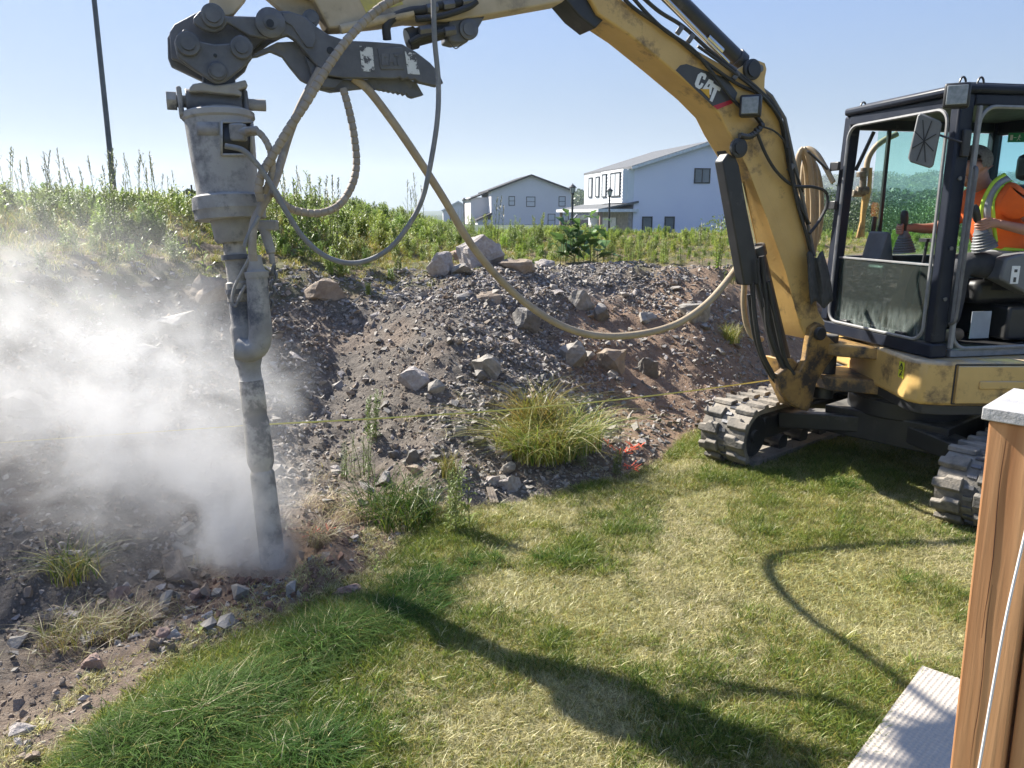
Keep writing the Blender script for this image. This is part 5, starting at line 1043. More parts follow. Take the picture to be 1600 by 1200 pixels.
# ================================================================ operator
SKIN = mat('skin', (.42, .22, .15), (.36, .18, .12), .5, scale=20); SHIRT = mat('orange_shirt', (.90, .16, .025), (.80, .13, .02), .8, scale=12, bump=.15, bscale=30); TRS = mat('dark_trousers', (.035, .038, .045), (.055, .055, .06), .85, scale=14, bump=.2); HAIR = mat('grey_hair', (.10, .095, .09), (.20, .19, .18), .8, scale=60, bump=.5, bscale=200)
HV_l = mat('lime_tape', (.55, .80, .06), rough=.6); HV_s = mat('silver_tape', (.34, .35, .36), rough=.4)
def skin(name, joints, edges, m, parent, root, label=None, sub=2):
    ks = list(joints); me = bpy.data.meshes.new(name); o0 = ORG[parent] if parent else Vector(joints[ks[0]][0])
    me.from_pydata([Vector(joints[k][0]) - o0 for k in ks], [(ks.index(a), ks.index(b)) for a, b in edges], [])
    o = bpy.data.objects.new(name, me); COL.objects.link(o); ORG[o] = o0; me.materials.append(m)
    if parent: o.parent = parent
    else: o.location = o0
    s_ = o.modifiers.new('skin', 'SKIN'); s_.use_smooth_shade = True; lay = me.skin_vertices[0].data if me.skin_vertices else None
    if lay is None:
        bpy.context.view_layer.objects.active = o; lay = me.skin_vertices[0].data
    for i, k in enumerate(ks):
        r = joints[k][1]; lay[i].radius = (r, r) if not isinstance(r, tuple) else r; lay[i].use_root = (k == root)
    s2 = o.modifiers.new('sub', 'SUBSURF'); s2.levels = sub; s2.render_levels = sub; return o
PE = thing('person', (3.30, 5.08, 1.38), 'seated operator in orange high visibility shirt looking down with a hand on each joystick', 'person')
V = Vector
J = {'pel': (V((3.36, 5.10, 1.50)), .13), 'sp1': (V((3.35, 5.10, 1.64)), .10), 'sp2': (V((3.28, 5.09, 1.80)), .10), 'sp3': (V((3.215, 5.09, 1.90)), .07), 'nk': (V((3.08, 5.08, 1.985)), .06), 'hd0': (V((3.05, 5.08, 2.03)), .074), 'hd1': (V((3.005, 5.075, 2.09)), .094), 'hd2': (V((2.99, 5.075, 2.15)), .088), 'jaw': (V((2.94, 5.07, 2.01)), .05), 'chin': (V((2.915, 5.07, 1.985)), .032), 'nose': (V((2.90, 5.068, 2.055)), .015),
 'earl': (V((3.02, 4.98, 2.075)), .02), 'lsh': (V((3.20, 4.90, 1.895)), .05), 'lel': (V((3.34, 4.79, 1.68)), .045), 'lwr': (V((3.12, 4.86, 1.735)), .027), 'lpm': (V((3.065, 4.868, 1.745)), .030),
 'rsh': (V((3.20, 5.28, 1.895)), .05), 'rel': (V((3.06, 5.47, 1.70)), .045), 'rwr': (V((2.87, 5.45, 1.70)), .027), 'rpm': (V((2.82, 5.445, 1.705)), .030)}
E = [('pel', 'sp1'), ('sp1', 'sp2'), ('sp2', 'sp3'), ('sp3', 'nk'), ('nk', 'hd0'), ('hd0', 'hd1'), ('hd1', 'hd2'), ('hd0', 'jaw'), ('jaw', 'chin'), ('hd1', 'nose'), ('hd1', 'earl'), ('sp3', 'lsh'), ('lsh', 'lel'), ('lel', 'lwr'), ('lwr', 'lpm'), ('sp3', 'rsh'), ('rsh', 'rel'), ('rel', 'rwr'), ('rwr', 'rpm')]
for s_, P0, cen in (('l', V((3.065, 4.868, 1.745)), V((3.01, 4.893, 1.725))), ('r', V((2.82, 5.445, 1.705)), V((2.785, 5.43, 1.69)))):
    side = -1
    for k, (dz, L) in enumerate(((.028, .9), (.010, 1.0), (-.008, .95), (-.025, .8))):   # fingers wrap the grip on the camera side
        a = P0 + V((-.028, -.012, dz)); b = cen + V((-.012, -.034, dz * .9)); c = cen + V((-.036 * L, -.014, dz * .85)); d = cen + V((-.030 * L, .014, dz * .8))
        for nm, p_, r_ in (('a', a, .010), ('b', b, .0095), ('c', c, .0088), ('d', d, .0075)): J[f'{s_}f{k}{nm}'] = (p_, r_)
        E += [(s_ + 'pm', f'{s_}f{k}a'), (f'{s_}f{k}a', f'{s_}f{k}b'), (f'{s_}f{k}b', f'{s_}f{k}c'), (f'{s_}f{k}c', f'{s_}f{k}d')]
    J[s_ + 't1'] = (P0 + V((-.012, .022, .022)), .011); J[s_ + 't2'] = (cen + V((.0, .030, .030)), .0105); J[s_ + 't3'] = (cen + V((-.022, .022, .036)), .009)
    E += [(s_ + 'wr', s_ + 't1'), (s_ + 't1', s_ + 't2'), (s_ + 't2', s_ + 't3')]
skin('body', J, E, SKIN, PE, 'pel')
JS = {'a': (V((3.37, 5.10, 1.47)), (.165, .15)), 'b': (V((3.29, 5.09, 1.60)), (.185, .17)), 'c': (V((3.20, 5.08, 1.78)), (.19, .17)), 'd': (V((3.155, 5.08, 1.905)), (.16, .13)), 'n': (V((3.12, 5.08, 1.965)), .09), 'l': (V((3.17, 4.885, 1.895)), .095), 'l2': (V((3.26, 4.83, 1.79)), .080), 'r': (V((3.17, 5.275, 1.895)), .092), 'r2': (V((3.12, 5.40, 1.78)), .072), 'r3': (V((3.07, 5.45, 1.72)), .060)}
skin('shirt', JS, [('a', 'b'), ('b', 'c'), ('c', 'd'), ('d', 'n'), ('d', 'l'), ('l', 'l2'), ('d', 'r'), ('r', 'r2'), ('r2', 'r3')], SHIRT, PE, 'a')
JT = {'p': (V((3.38, 5.10, 1.47)), .155), 'lh': (V((3.32, 5.0, 1.47)), .10), 'lk': (V((2.93, 4.95, 1.49)), .088), 'la': (V((2.93, 4.97, 1.07)), .06), 'rh': (V((3.32, 5.2, 1.47)), .10), 'rk': (V((2.97, 5.24, 1.46)), .078), 'ra': (V((2.96, 5.24, 1.10)), .058)}
skin('trousers', JT, [('p', 'lh'), ('lh', 'lk'), ('lk', 'la'), ('p', 'rh'), ('rh', 'rk'), ('rk', 'ra')], TRS, PE, 'p')
for y in (4.94, 5.24): skin('boot', {'h': (V((3.02, y, 1.04)), .045), 'm': (V((2.95, y, 1.035)), .045), 't': (V((2.85, y, 1.02)), .038)}, [('h', 'm'), ('m', 't')], mat('tan_boot', (.22, .17, .12), rough=.8), PE, 'h')
# hair cap
bm = bmesh.new(); bmesh.ops.create_icosphere(bm, subdivisions=4, radius=1)
hc = V((3.02, 5.076, 2.122)); kill = []
for v in bm.verts:
    d = v.co.copy(); v.co = V((d.x * .113, d.y * .100, d.z * .105)); 
    if (d.x < -.12 and d.z < .62) or d.z < -.45 - .3 * d.x: kill.append(v)
bmesh.ops.delete(bm, geom=kill, context='VERTS'); me = bpy.data.meshes.new('hair'); bm.to_mesh(me); bm.free(); me.materials.append(HAIR)
for p_ in me.polygons: p_.use_smooth = True
ho = bpy.data.objects.new('hair', me); COL.objects.link(ho); ho.parent = PE; ho.location = hc - ORG[PE]; ho.rotation_euler = (0, -.35, 0)
# tapes on the shirt: shoulder strap (lime, silver, lime) and waist band
def strip(name, pts, offs, wd, m):
    vs, fs = [], []
    for k, p_ in enumerate(pts):
        d = (pts[min(k + 1, len(pts) - 1)] - pts[max(k - 1, 0)]).normalized(); nrm = V((-.55, -.83, .1)).normalized(); s_ = d.cross(nrm).normalized()
        vs += [p_ + s_ * (offs - wd / 2), p_ + s_ * (offs + wd / 2)]
    for k in range(len(pts) - 1): fs.append((2 * k, 2 * k + 1, 2 * k + 3, 2 * k + 2))
    o = MB().add(vs, fs).build(name, m, PE); q = o.modifiers.new('s', 'SOLIDIFY'); q.thickness = .004; w2 = o.modifiers.new('w', 'SHRINKWRAP'); w2.target = bpy.data.objects['shirt']; w2.wrap_method = 'NEAREST_SURFACEPOINT'; w2.wrap_mode = 'OUTSIDE'; w2.offset = .006
pts = catmull([V((3.18, 4.945, 2.02)), V((3.10, 4.92, 1.97)), V((3.05, 4.91, 1.86)), V((3.06, 4.91, 1.75)), V((3.10, 4.92, 1.62))], 6)
strip('reflective_strap', pts, -.032, .022, HV_l); strip('reflective_strap', pts, 0, .04, HV_s); strip('reflective_strap', pts, .032, .022, HV_l)
wp_ = [V((3.36, 5.10, 1.535)) + V((-.235 * math.cos(q), -.20 * math.sin(q), .02 * math.cos(q))) for q in [(-1.2 + 2.9 * k / 16) for k in range(17)]]
for off, wd, m in ((.034, .022, HV_l), (0, .045, HV_s), (-.034, .022, HV_l)):
    vs = [];
    for p_ in wp_: vs += [p_ + V((0, 0, off - wd / 2)), p_ + V((0, 0, off + wd / 2))]
    o = MB().add(vs, [(2 * k, 2 * k + 1, 2 * k + 3, 2 * k + 2) for k in range(16)]).build('waist_band', m, PE); q = o.modifiers.new('s', 'SOLIDIFY'); q.thickness = .004

PE.location.x -= .085
# ================================================================ houses
HW_w = mat('pale_blue_render', (.80, .79, .88), (.77, .76, .86), .8, scale=.6); HW_g = mat('pale_grey_siding', (.70, .67, .68), (.67, .64, .65), .8, scale=.6); HW_s = mat('white_siding', (.74, .76, .78), (.70, .72, .74), .7, scale=2)
HR = mat('grey_shingle', (.13, .135, .145), (.10, .105, .11), .9, scale=6, c3=(.17, .17, .18), c3scale=2); HR_d = mat('dark_shingle', (.035, .035, .04), (.025, .025, .03), .9, scale=6); H_fr = mat('black_window_frame', (.02, .022, .025), rough=.4); H_tr = mat('white_trim', (.78, .78, .78), rough=.5)
H_gl = mat('window_glass', (.10, .13, .15), (.16, .19, .21), .06, scale=.8, spec=.8); H_st = mat('stone_cladding', (.42, .37, .33), (.28, .25, .23), .9, scale=4, c3=(.52, .48, .44), c3scale=3, bump=.4); H_gd = mat('window_paper', (.55, .58, .60), (.5, .52, .55), .3, scale=2)
class House:
    """local frame: origin at the near corner, g along the gable wall, f along the facade going away"""
    def __init__(s, name, o, g, wd, dp, label): s.o = Vector(o); s.g = Vector((*g, 0)).normalized(); s.f = Vector((-s.g.y, s.g.x, 0)); s.w = wd; s.d = dp; s.root = thing(name, s.o + s.g * wd / 2 + s.f * dp / 2, label, 'house')
    def P(s, a, b, z): return s.o + s.g * a + s.f * b + Vector((0, 0, z))
    def shell(s, eave, ridge, rx, wm, rm, ov=.4, th=.18, re=None):
        re = re or eave; m_ = MB(); m_.prism([s.P(0, 0, -1), s.P(s.w, 0, -1), s.P(s.w, 0, re), s.P(rx, 0, ridge), s.P(0, 0, eave)], s.f * s.d); m_.build('wall', wm, s.root, smooth=False)
        sl1 = (ridge - eave) / rx; sl2 = (ridge - re) / (s.w - rx)
        for (a0, z0, a1, z1_) in ((-ov, eave - ov * sl1, rx, ridge), (s.w + ov, re - ov * sl2, rx, ridge)):
            MB().prism([s.P(a0, -ov, z0 + .03), s.P(a1, -ov, z1_ + .03), s.P(a1, -ov, z1_ + .03 + th), s.P(a0, -ov, z0 + .03 + th)], s.f * (s.d + 2 * ov)).build('roof', rm, s.root, smooth=False)
            m_ = MB(); m_.prism([s.P(a0, -ov - .03, z0 - .05), s.P(a1, -ov - .03, z1_ - .05), s.P(a1, -ov - .03, z1_ + th), s.P(a0, -ov - .03, z0 + th)], s.f * .03); m_.build('fascia', s.trim, s.root, smooth=False)
    def window(s, a, z, w_, h, face='g', mull=1, b=0, gm=None, rails=0):
        if face == 'g': U, Nn, c = s.g, -s.f, s.P(a, 0, z)
        else: U, Nn, c = s.f, -s.g, s.P(b, a, z)
        m_ = MB(); t = .09
        for k in (-1, 1): m_.bar(c + U * (k * w_ / 2) + UP * (-h / 2 - t / 2), c + U * (k * w_ / 2) + UP * (h / 2 + t / 2), t, .12, Nn)
        for k in (-1, 1): m_.bar(c - U * (w_ / 2 - t / 2) + UP * (k * h / 2), c + U * (w_ / 2 - t / 2) + UP * (k * h / 2), .12, t, Nn) if False else m_.box(c + UP * (k * h / 2), (w_ - t, .12, t), Matrix((U, U.cross(UP), UP)).transposed())
        for k in range(mull): x = -w_ / 2 + w_ * (k + 1) / (mull + 1); m_.box(c + U * x, (t * .8, .10, h - t), Matrix((U, U.cross(UP), UP)).transposed())
        for k in range(rails): m_.box(c, (w_ - t, .10, t * .7), Matrix((U, U.cross(UP), UP)).transposed())
        f = m_.build('window', H_fr, s.root, smooth=False)
        for k in range(mull + 1):
            x = -w_ / 2 + w_ * (k + .5) / (mull + 1); MB().box(c + U * x + Nn * .01, (w_ / (mull + 1) - t, .04, h - t), Matrix((U, U.cross(UP), UP)).transposed()).build('pane', gm or H_gl, f, smooth=False)
h1 = House('blue_house', (9.25, 60, 0), (10, 2.35), 12.2, 10.5, 'large pale blue house with grey roof and white upper facade, behind the street lamps'); h1.trim = H_tr
h1.shell(5.2, 7.05, 6.1, HW_w, HR)
h1.window(5.55, 4.65, 1.25, 1.05); h1.window(1.15, .75, .75, 1.6, mull=0, gm=H_gl); h1.window(3.0, .9, .75, 1.3, mull=0)
# white boarded upper storey standing proud on the facade, boards as real laps
m_ = MB(); m_.box(h1.P(-.25, 5.2, 3.85), (.5, 10.3, 2.5), Matrix((h1.g, h1.f, UP)).transposed()); m_.box(h1.P(-.6, 2.6, 3.85), (.5, 4.9, 2.5), Matrix((h1.g, h1.f, UP)).transposed()); up = m_.build('upper_storey', HW_s, h1.root, smooth=False)
brd = None
for k in range(10):
    z = 2.72 + k * .25; m_ = MB(); m_.prism([h1.P(-.852, .14, z - .1), h1.P(-.895, .14, z - .1), h1.P(-.855, .14, z + .13)], h1.f * 4.9); o = m_.build('siding_board', HW_s, up, smooth=False)
h1.window(1.6, 4.0, 2.0, 1.75, 'f', 1, -.91, H_gd); h1.window(4.1, 4.0, .9, 1.75, 'f', 0, -.91, H_gd); h1.window(6.8, 4.0, .8, 1.6, 'f', 0, -.53, H_gd); h1.window(8.6, 4.0, .8, 1.6, 'f', 0, -.53, H_gd)
m_ = MB(); m_.prism([h1.P(-2.9, -.3, 2.15), h1.P(0.3, -.3, 2.75), h1.P(0.3, -.3, 2.6), h1.P(-2.9, -.3, 2.02)], h1.f * 11); m_.build('porch_roof', HR, h1.root, smooth=False); m_ = MB(); m_.prism([h1.P(-2.95, -.34, 1.93), h1.P(-2.95, -.34, 2.16), h1.P(0.3, -.34, 2.16), h1.P(.3, -.34, 1.93)], h1.f * 11.1); m_.build('porch_fascia', H_tr, h1.root, smooth=False)
m_ = MB(); m_.box(h1.P(-.2, 3.6, .6), (.3, 7.0, 2.7), Matrix((h1.g, h1.f, UP)).transposed()); m_.build('stone_wall', H_st, h1.root, smooth=False); m_ = MB(); m_.box(h1.P(-.38, 4.6, .4), (.06, 4.0, 2.2), Matrix((h1.g, h1.f, UP)).transposed()); m_.build('garage_door', H_gd, h1.root, smooth=False)
for b in (0, 10.4): m_ = MB(); m_.box(h1.P(-2.6, b, .5), (.2, .2, 2.9), Matrix((h1.g, h1.f, UP)).transposed()); m_.build('porch_post', R_pink, h1.root, smooth=False)
h2 = House('grey_house', (-2.9, 110, 0), (10, 1.6), 11.4, 11, 'pale grey two storey house with black framed windows, left of the near street lamp'); h2.trim = H_fr
h2.shell(4.9, 6.95, 5.6, HW_g, HR_d, ov=.5, re=4.95)
for a, z, w_, h_ in ((2.9, 3.55, .8, 1.2), (5.6, 3.45, 1.2, 1.3), (10.1, 3.5, .9, 1.3), (8.6, .9, 1.0, 1.7), (10.6, .9, .9, 1.7)): h2.window(a, z, w_, h_, mull=0, gm=H_gd, rails=1)
m_ = MB(); m_.box(h2.P(-1.2, 8, 1.6), (2.6, 9, 5.0), Matrix((h2.g, h2.f, UP)).transposed()); m_.build('side_wing', HW_g, h2.root, smooth=False); m_ = MB(); m_.prism([h2.P(-2.8, 3.2, 3.7), h2.P(0, 3.2, 4.7), h2.P(0, 3.2, 4.9), h2.P(-2.8, 3.2, 3.9)], h2.f * 10); m_.build('wing_roof', HR_d, h2.root, smooth=False)
m_ = MB(); m_.box(h2.P(-.9, 1.0, -.1), (2.2, 3, 2.2), Matrix((h2.g, h2.f, UP)).transposed()); m_.build('entry_porch', HW_g, h2.root, smooth=False); m_ = MB(); m_.prism([h2.P(-2.2, -.9, .75), h2.P(.0, -.9, 1.75), h2.P(.0, -.9, 1.95), h2.P(-2.2, -.9, .95)], h2.f * 4); m_.build('porch_roof', HR_d, h2.root, smooth=False)
# low roofs further off
for (px, w_, Y, z0, lab) in ((716, 3.6, 150, 3.6, 'low dark roofed house just left of the grey house'), (552, 3.4, 150, 4.3, 'tiny pale house roof seen above the weeds behind the long grey hose')):
    c = atY(px, 330, Y); h = House('far_house', (c.x - w_ / 2 * 1.6, Y, 0), (1, .1), w_ * 1.6, 8, lab); h.trim = H_tr; h.shell(z0 - 1.2, z0 + .4, w_ * .8, HW_g if px > 600 else HW_w, HR_d if px > 600 else HR, ov=.3)
    h.window(w_ * .5, 1.3, 1, 1.2, mull=0)
c = atY(775, 352, 118)
# dark pickup partly hidden behind the lamp, in the carport
CAR = thing('parked_car', (7.2, 78, .0), 'dark vehicle parked by the stone wall, mostly hidden by weeds', 'car'); m_ = MB(); m_.prism([Vector((5.6, 77.2, z_)) if False else Vector((x, 77.1, z)) for x, z in ((5.0, .5), (5.0, 1.1), (5.9, 1.2), (6.4, 1.8), (8.0, 1.8), (8.6, 1.2), (9.4, 1.15), (9.4, .5))], (0, 1.7, 0)); m_.build('body', mat('dark_car_paint', (.03, .035, .05), rough=.25), CAR, bevel=.08)
m_ = MB(); m_.prism([Vector((x, 77.08, z)) for x, z in ((6.05, 1.22), (6.5, 1.72), (7.9, 1.72), (8.4, 1.22))], (0, .02, 0)); m_.build('window', H_gl, CAR)
for x in (5.8, 8.6): MB().cyl((x, 77.05, .5), (x, 77.3, .5), .34).build('wheel', S_rub, CAR)
# ---------------------------------------------------------------- street lamps
LMB = mat('lamp_black', (.02, .02, .022), rough=.45); LMG = mat('lamp_glass', (.6, .6, .58), rough=.3)
def street_lamp(px, ytop, ybase, Y, label):
    t = atY(px, ytop, Y); gz = .15; h = t.z - gz; b = Vector((t.x, Y, gz)); L_ = thing('street_lamp', b, label, 'street lamp', 'black lantern street lamps')
    s_ = h / 4.0
    MB().lathe(b, UP, [(0, .16 * s_), (.5 * s_, .15 * s_), (.55 * s_, .085 * s_), (h * .80, .07 * s_), (h * .81, .12 * s_), (h * .83, .12 * s_)], 12).build('post', LMB, L_)
    MB().lathe(b + UP * h * .83, UP, [(0, .10 * s_), (.02 * s_, .13 * s_), (.36 * s_, .22 * s_), (.37 * s_, .05 * s_)], 6).build('lantern_glass', LMG, L_, smooth=False)
    MB().lathe(b + UP * (h * .83 + .36 * s_), UP, [(0, .28 * s_), (.03 * s_, .28 * s_), (.2 * s_, .09 * s_), (.24 * s_, .03 * s_), (.32 * s_, .01 * s_)], 12).build('lantern_cap', LMB, L_)
    m_ = MB()
    for k in range(6): q = k * math.pi / 3; m_.bar(b + UP * h * .83 + Vector((math.cos(q), math.sin(q), 0)) * .13 * s_, b + UP * (h * .83 + .36 * s_) + Vector((math.cos(q), math.sin(q), 0)) * .22 * s_, .02 * s_, .02 * s_)
    m_.build('lantern_bars', LMB, L_)
street_lamp(895, 286, 365, 48, 'tallest black lantern lamp, standing between the grey and the blue house')
street_lamp(953, 292, 355, 55, 'black lantern lamp in front of the white upper facade')
street_lamp(725, 308, 345, 80, 'small distant black lamp left of the grey house')
# leaning steel pole
a = atY(175, 268, 16.0); b_ = atY(144, -30, 16.2); d_ = (b_ - a).normalized(); m_ = MB(); m_.cyl(a - d_ * 1.6, a + d_ * 7.5, .055, .04, 12); props(m_.build('steel_pole', mat('galvanised_steel', (.14, .145, .15), (.10, .105, .11), .5, metal=.3, scale=8)), 'tall thin grey steel pole rising out of the weeds at upper left', 'pole')
# white notice boards by the shrub right of the blue house
for k, (px, py) in enumerate(((1128, 372), (1120, 374))): p = atY(px, py, 30); props(MB().box(p, (.10, .10, 1.1)).build('white_stake', H_tr), ('white stake right of the leafy shrub', 'white stake left of the leafy shrub')[k], 'stake')
# ---------------------------------------------------------------- trees
T_l = [leafmat('tree_leaf_dark', (.035, .06, .02), trans=.3, pscale=.2), leafmat('tree_leaf_mid', (.06, .10, .03), trans=.3, pscale=.2), leafmat('tree_leaf_pale', (.11, .15, .045), trans=.3, pscale=.2)]; BARK = mat('bark', (.12, .09, .07), (.08, .06, .05), .9, scale=8, bump=.4)
def tree(loc, h, w_, m, label, seed, leafs=2600, group=None, conif=False, name='broadleaf_tree'):
    r = random.Random(seed); L_ = thing(name, loc, label, 'tree', group); b = Vector(loc); t = MB(); t.tube([b, b + Vector((.02 * h, 0, h * .35)), b + Vector((0, .02 * h, h * .9))], .03 * h, 7, rf=lambda k, n_: .028 * h * (1 - k / n_ * .8))
    cl = []
    for k in range(16):
        z = h * r.uniform(.2, .80); q = r.uniform(0, 6.28); R = w_ * .5 * ((1.05 - z / h) if conif else math.sin(math.pi * min(.93, (z / h) * .85 + .1))) * r.uniform(.4, 1)
        c = b + Vector((math.cos(q) * R, math.sin(q) * R, z)); cl.append((c, w_ * r.uniform(.14, .26) * (.5 if conif else 1))); t.tube([b + Vector((0, 0, z * .75)), (b + Vector((0, 0, z * .85))).lerp(c, .5), c], .008 * h, 5, rf=lambda k, n_: .008 * h * (1.1 - k / n_))
    t.build('trunk', BARK, L_); vs, fs = [], []; ls = h * .015 + .035
    for k in range(leafs):
        c, R = cl[k % 16]; d = Vector((r.gauss(0, 1), r.gauss(0, 1), r.gauss(0, .8))).normalized() * R * r.uniform(.45, 1.08); p = c + d
        u_ = Vector((r.gauss(0, 1), r.gauss(0, 1), r.gauss(0, 1))).normalized() * ls; v_ = u_.cross(Vector((r.gauss(0, 1), r.gauss(0, 1), r.gauss(0, 1)))).normalized() * ls * .6; n_ = len(vs); vs += [p - u_, p + v_, p + u_, p - v_]; fs.append((n_, n_ + 1, n_ + 2, n_ + 3))
    MB().add(vs, fs).build('crown', m, L_, smooth=False)
for k, (px, yt, Y, w_, m) in enumerate([(1272, 282, 42, 5, 0), (1300, 292, 50, 5, 1), (1335, 305, 60, 7, 0), (1362, 318, 55, 6, 2), (1385, 300, 75, 8, 0), (1408, 312, 60, 6, 1), (1440, 306, 65, 8, 0), (1470, 300, 62, 7, 1), (1255, 318, 38, 4, 2), (1325, 335, 36, 3.5, 2), (1415, 335, 40, 4, 2), (1540, 300, 60, 8, 0), (1585, 305, 55, 7, 1), (1500, 310, 58, 7, 2)]):
    t = atY(px, yt + 14, Y); g0 = zt(t.x, t.y); tree((t.x, t.y, g0 - .2), (t.z - g0 + .2) * .88, w_, T_l[m], 'x', 400 + k, 5500, 'trees behind the excavator'); reg(px, [o for o in COL.objects if o.get('label') == 'x'][-1], '%s tree from the left in the row seen behind boom and cab')
t = atY(297, 278, 40); tree((t.x, 40, .2), t.z - .2, 1.6, T_l[0], 'small dark conifer beyond the weeds left of the drill motor', 440, 1200, conif=True, name='conifer_tree')
t = atY(1128, 338, 26); tree((t.x, 26, zt(t.x, 26)), t.z - zt(t.x, 26), 2.0, T_l[2], 'leafy shrub right of the blue house beside the boom', 441, 700, name='leafy_shrub')
# distant tree line, one mass
N_ = 5200; az = np.radians(rng.uniform(4, 60, N_)); rr_ = rng.uniform(320, 1500, N_) ; X = rr_ * np.sin(az); Y = rr_ * np.cos(az); Z = terrain(X, Y)
tp = []
for k in range(6):
    r = random.Random(900 + k); vs, fs = [], []
    for j in range(420):
        d = Vector((r.gauss(0, 1), r.gauss(0, 1), r.gauss(0, 1))).normalized(); p = Vector((d.x * .5, d.y * .5, .55 + d.z * .5)) * r.uniform(.7, 1.05); u_ = Vector((r.gauss(0, 1), r.gauss(0, 1), r.gauss(0, 1))).normalized() * .07; v_ = u_.cross(Vector((r.gauss(0, 1), r.gauss(0, 1), 1))).normalized() * .05; n_ = len(vs); vs += [p - u_, p + v_, p + u_, p - v_]; fs.append((n_, n_ + 1, n_ + 2, n_ + 3))
    tp.append(raw('wood', vs, fs, [T_l[k % 3]]))
sc = rng.uniform(5, 9, N_) * (1 + rr_ / 900); scatter('distant_woodland', np.stack([X, Y, Z - .5], 1), np.stack([0 * X, 0 * X, rng.uniform(0, 6, N_)], 1), np.stack([sc * 1.2, sc * 1.2, sc], 1), rng.integers(0, 6, N_), tp)
# ================================================================ deck post, paver, cord
CED = bpy.data.materials.new('cedar'); CED.use_nodes = True; N = CED.node_tree.nodes; L = CED.node_tree.links; p = N['Principled BSDF']; p.inputs['Roughness'].default_value = .65
g = N.new('ShaderNodeTexCoord'); mp_ = N.new('ShaderNodeMapping'); mp_.inputs['Scale'].default_value = (22, 22, .8); L.new(g.outputs['Object'], mp_.inputs[0])
n1 = N.new('ShaderNodeTexNoise'); n1.inputs['Scale'].default_value = 1.6; n1.inputs['Detail'].default_value = 8; n1.inputs['Distortion'].default_value = .25; L.new(mp_.outputs[0], n1.inputs[0])
n2 = N.new('ShaderNodeTexNoise'); n2.inputs['Scale'].default_value = 9; n2.inputs['Detail'].default_value = 4; L.new(mp_.outputs[0], n2.inputs[0])
cr = N.new('ShaderNodeValToRGB'); cr.color_ramp.elements[0].position = .3; cr.color_ramp.elements[0].color = (.36, .155, .06, 1); cr.color_ramp.elements[1].position = .7; cr.color_ramp.elements[1].color = (.62, .33, .155, 1); L.new(n1.outputs[0], cr.inputs[0])
mx_ = N.new('ShaderNodeMix'); mx_.data_type = 'RGBA'; mx_.blend_type = 'MULTIPLY'; mx_.inputs[0].default_value = .5; L.new(cr.outputs[0], mx_.inputs[6]); L.new(n2.outputs[1], mx_.inputs[7]); L.new(cr.outputs[0], p.inputs['Base Color']); bp = N.new('ShaderNodeBump'); bp.inputs['Strength'].default_value = .7; bp.inputs['Distance'].default_value = .003; L.new(n1.outputs[0], bp.inputs['Height']); L.new(bp.outputs[0], p.inputs['Normal'])
a = Vector((.8745, 1.361, 1.43)); e1 = Vector((.7071, -.7071, 0)); e2 = Vector((.7071, .7071, 0)); DP = thing('deck_post', (.98, 1.36, 0), 'reddish cedar deck post with a grey cap board at the right edge', 'post')
b0 = Vector((.9115, 1.361, .0))
def pst(t, u_, v_): q = a.lerp(b0, t); return q + e1 * u_ + e2 * v_
m_ = MB(); vs = [pst(t, u_, v_) for t in (0, 1) for u_, v_ in ((0, 0), (.089, 0), (.089, .089), (0, .089))]; m_.add(vs, [(0, 1, 2, 3), (7, 6, 5, 4), (0, 4, 5, 1), (1, 5, 6, 2), (2, 6, 7, 3), (3, 7, 4, 0)]); m_.build('post', CED, DP, bevel=.004, smooth=False)
m_ = MB(); vs = [pst(t, u_, v_) + e1 * .006 + Vector((0, 0, 0)) for t in (.02, 1) for u_, v_ in ((.089, .02), (.125, .02), (.125, .085), (.089, .085))]; m_.add(vs, [(0, 1, 2, 3), (7, 6, 5, 4), (0, 4, 5, 1), (1, 5, 6, 2), (2, 6, 7, 3), (3, 7, 4, 0)]); m_.build('rail_end', CED, DP, bevel=.003, smooth=False)
m_ = MB(); c = pst(0, .0, .0) - e1 * .010 - e2 * .012; m_.prism([c + Vector((0, 0, .002)), c + e1 * .16 + Vector((0, 0, .002)), c + e1 * .16 + e2 * .22 + Vector((0, 0, .002)), c + e2 * .22 + Vector((0, 0, .002))], (0, 0, .024)); m_.build('cap_board', mat('weathered_grey_board', (.46, .46, .46), (.36, .35, .35), .8, scale=14, bump=.3, bscale=60, c3=(.45, .33, .27), c3scale=5), DP, bevel=.002)
# drying cracks, recessed slivers in the post face
m_ = MB()
for (u_, t0, t1, wd) in ((.030, .02, .30, .0007), (.036, .22, .50, .0005), (.026, .55, .72, .0005)):
    pts = [pst(t0 + (t1 - t0) * k / 14, u_ + .0016 * math.sin(k * .6 + u_ * 90) + .0008 * random.random(), -.0008) for k in range(15)]; m_.tube(pts, wd, 4, rf=lambda k, n_: wd * math.sin(math.pi * (k + .5) / n_) + .0002)
m_.build('drying_crack', mat('crack_dark', (.06, .025, .015), rough=.9), DP)
c0, c1, c2_ = atY(1606, 815, 1.15), atY(1568, 985, 1.13), atY(1527, 1215, 1.11); props(MB().tube(catmull([c0, c1, c2_], 8), .0022, 8).build('string', mat('white_cord', (.75, .74, .72), (.62, .6, .58), .7, scale=200)), 'thin white cord hanging slack in front of the deck post', 'cord')
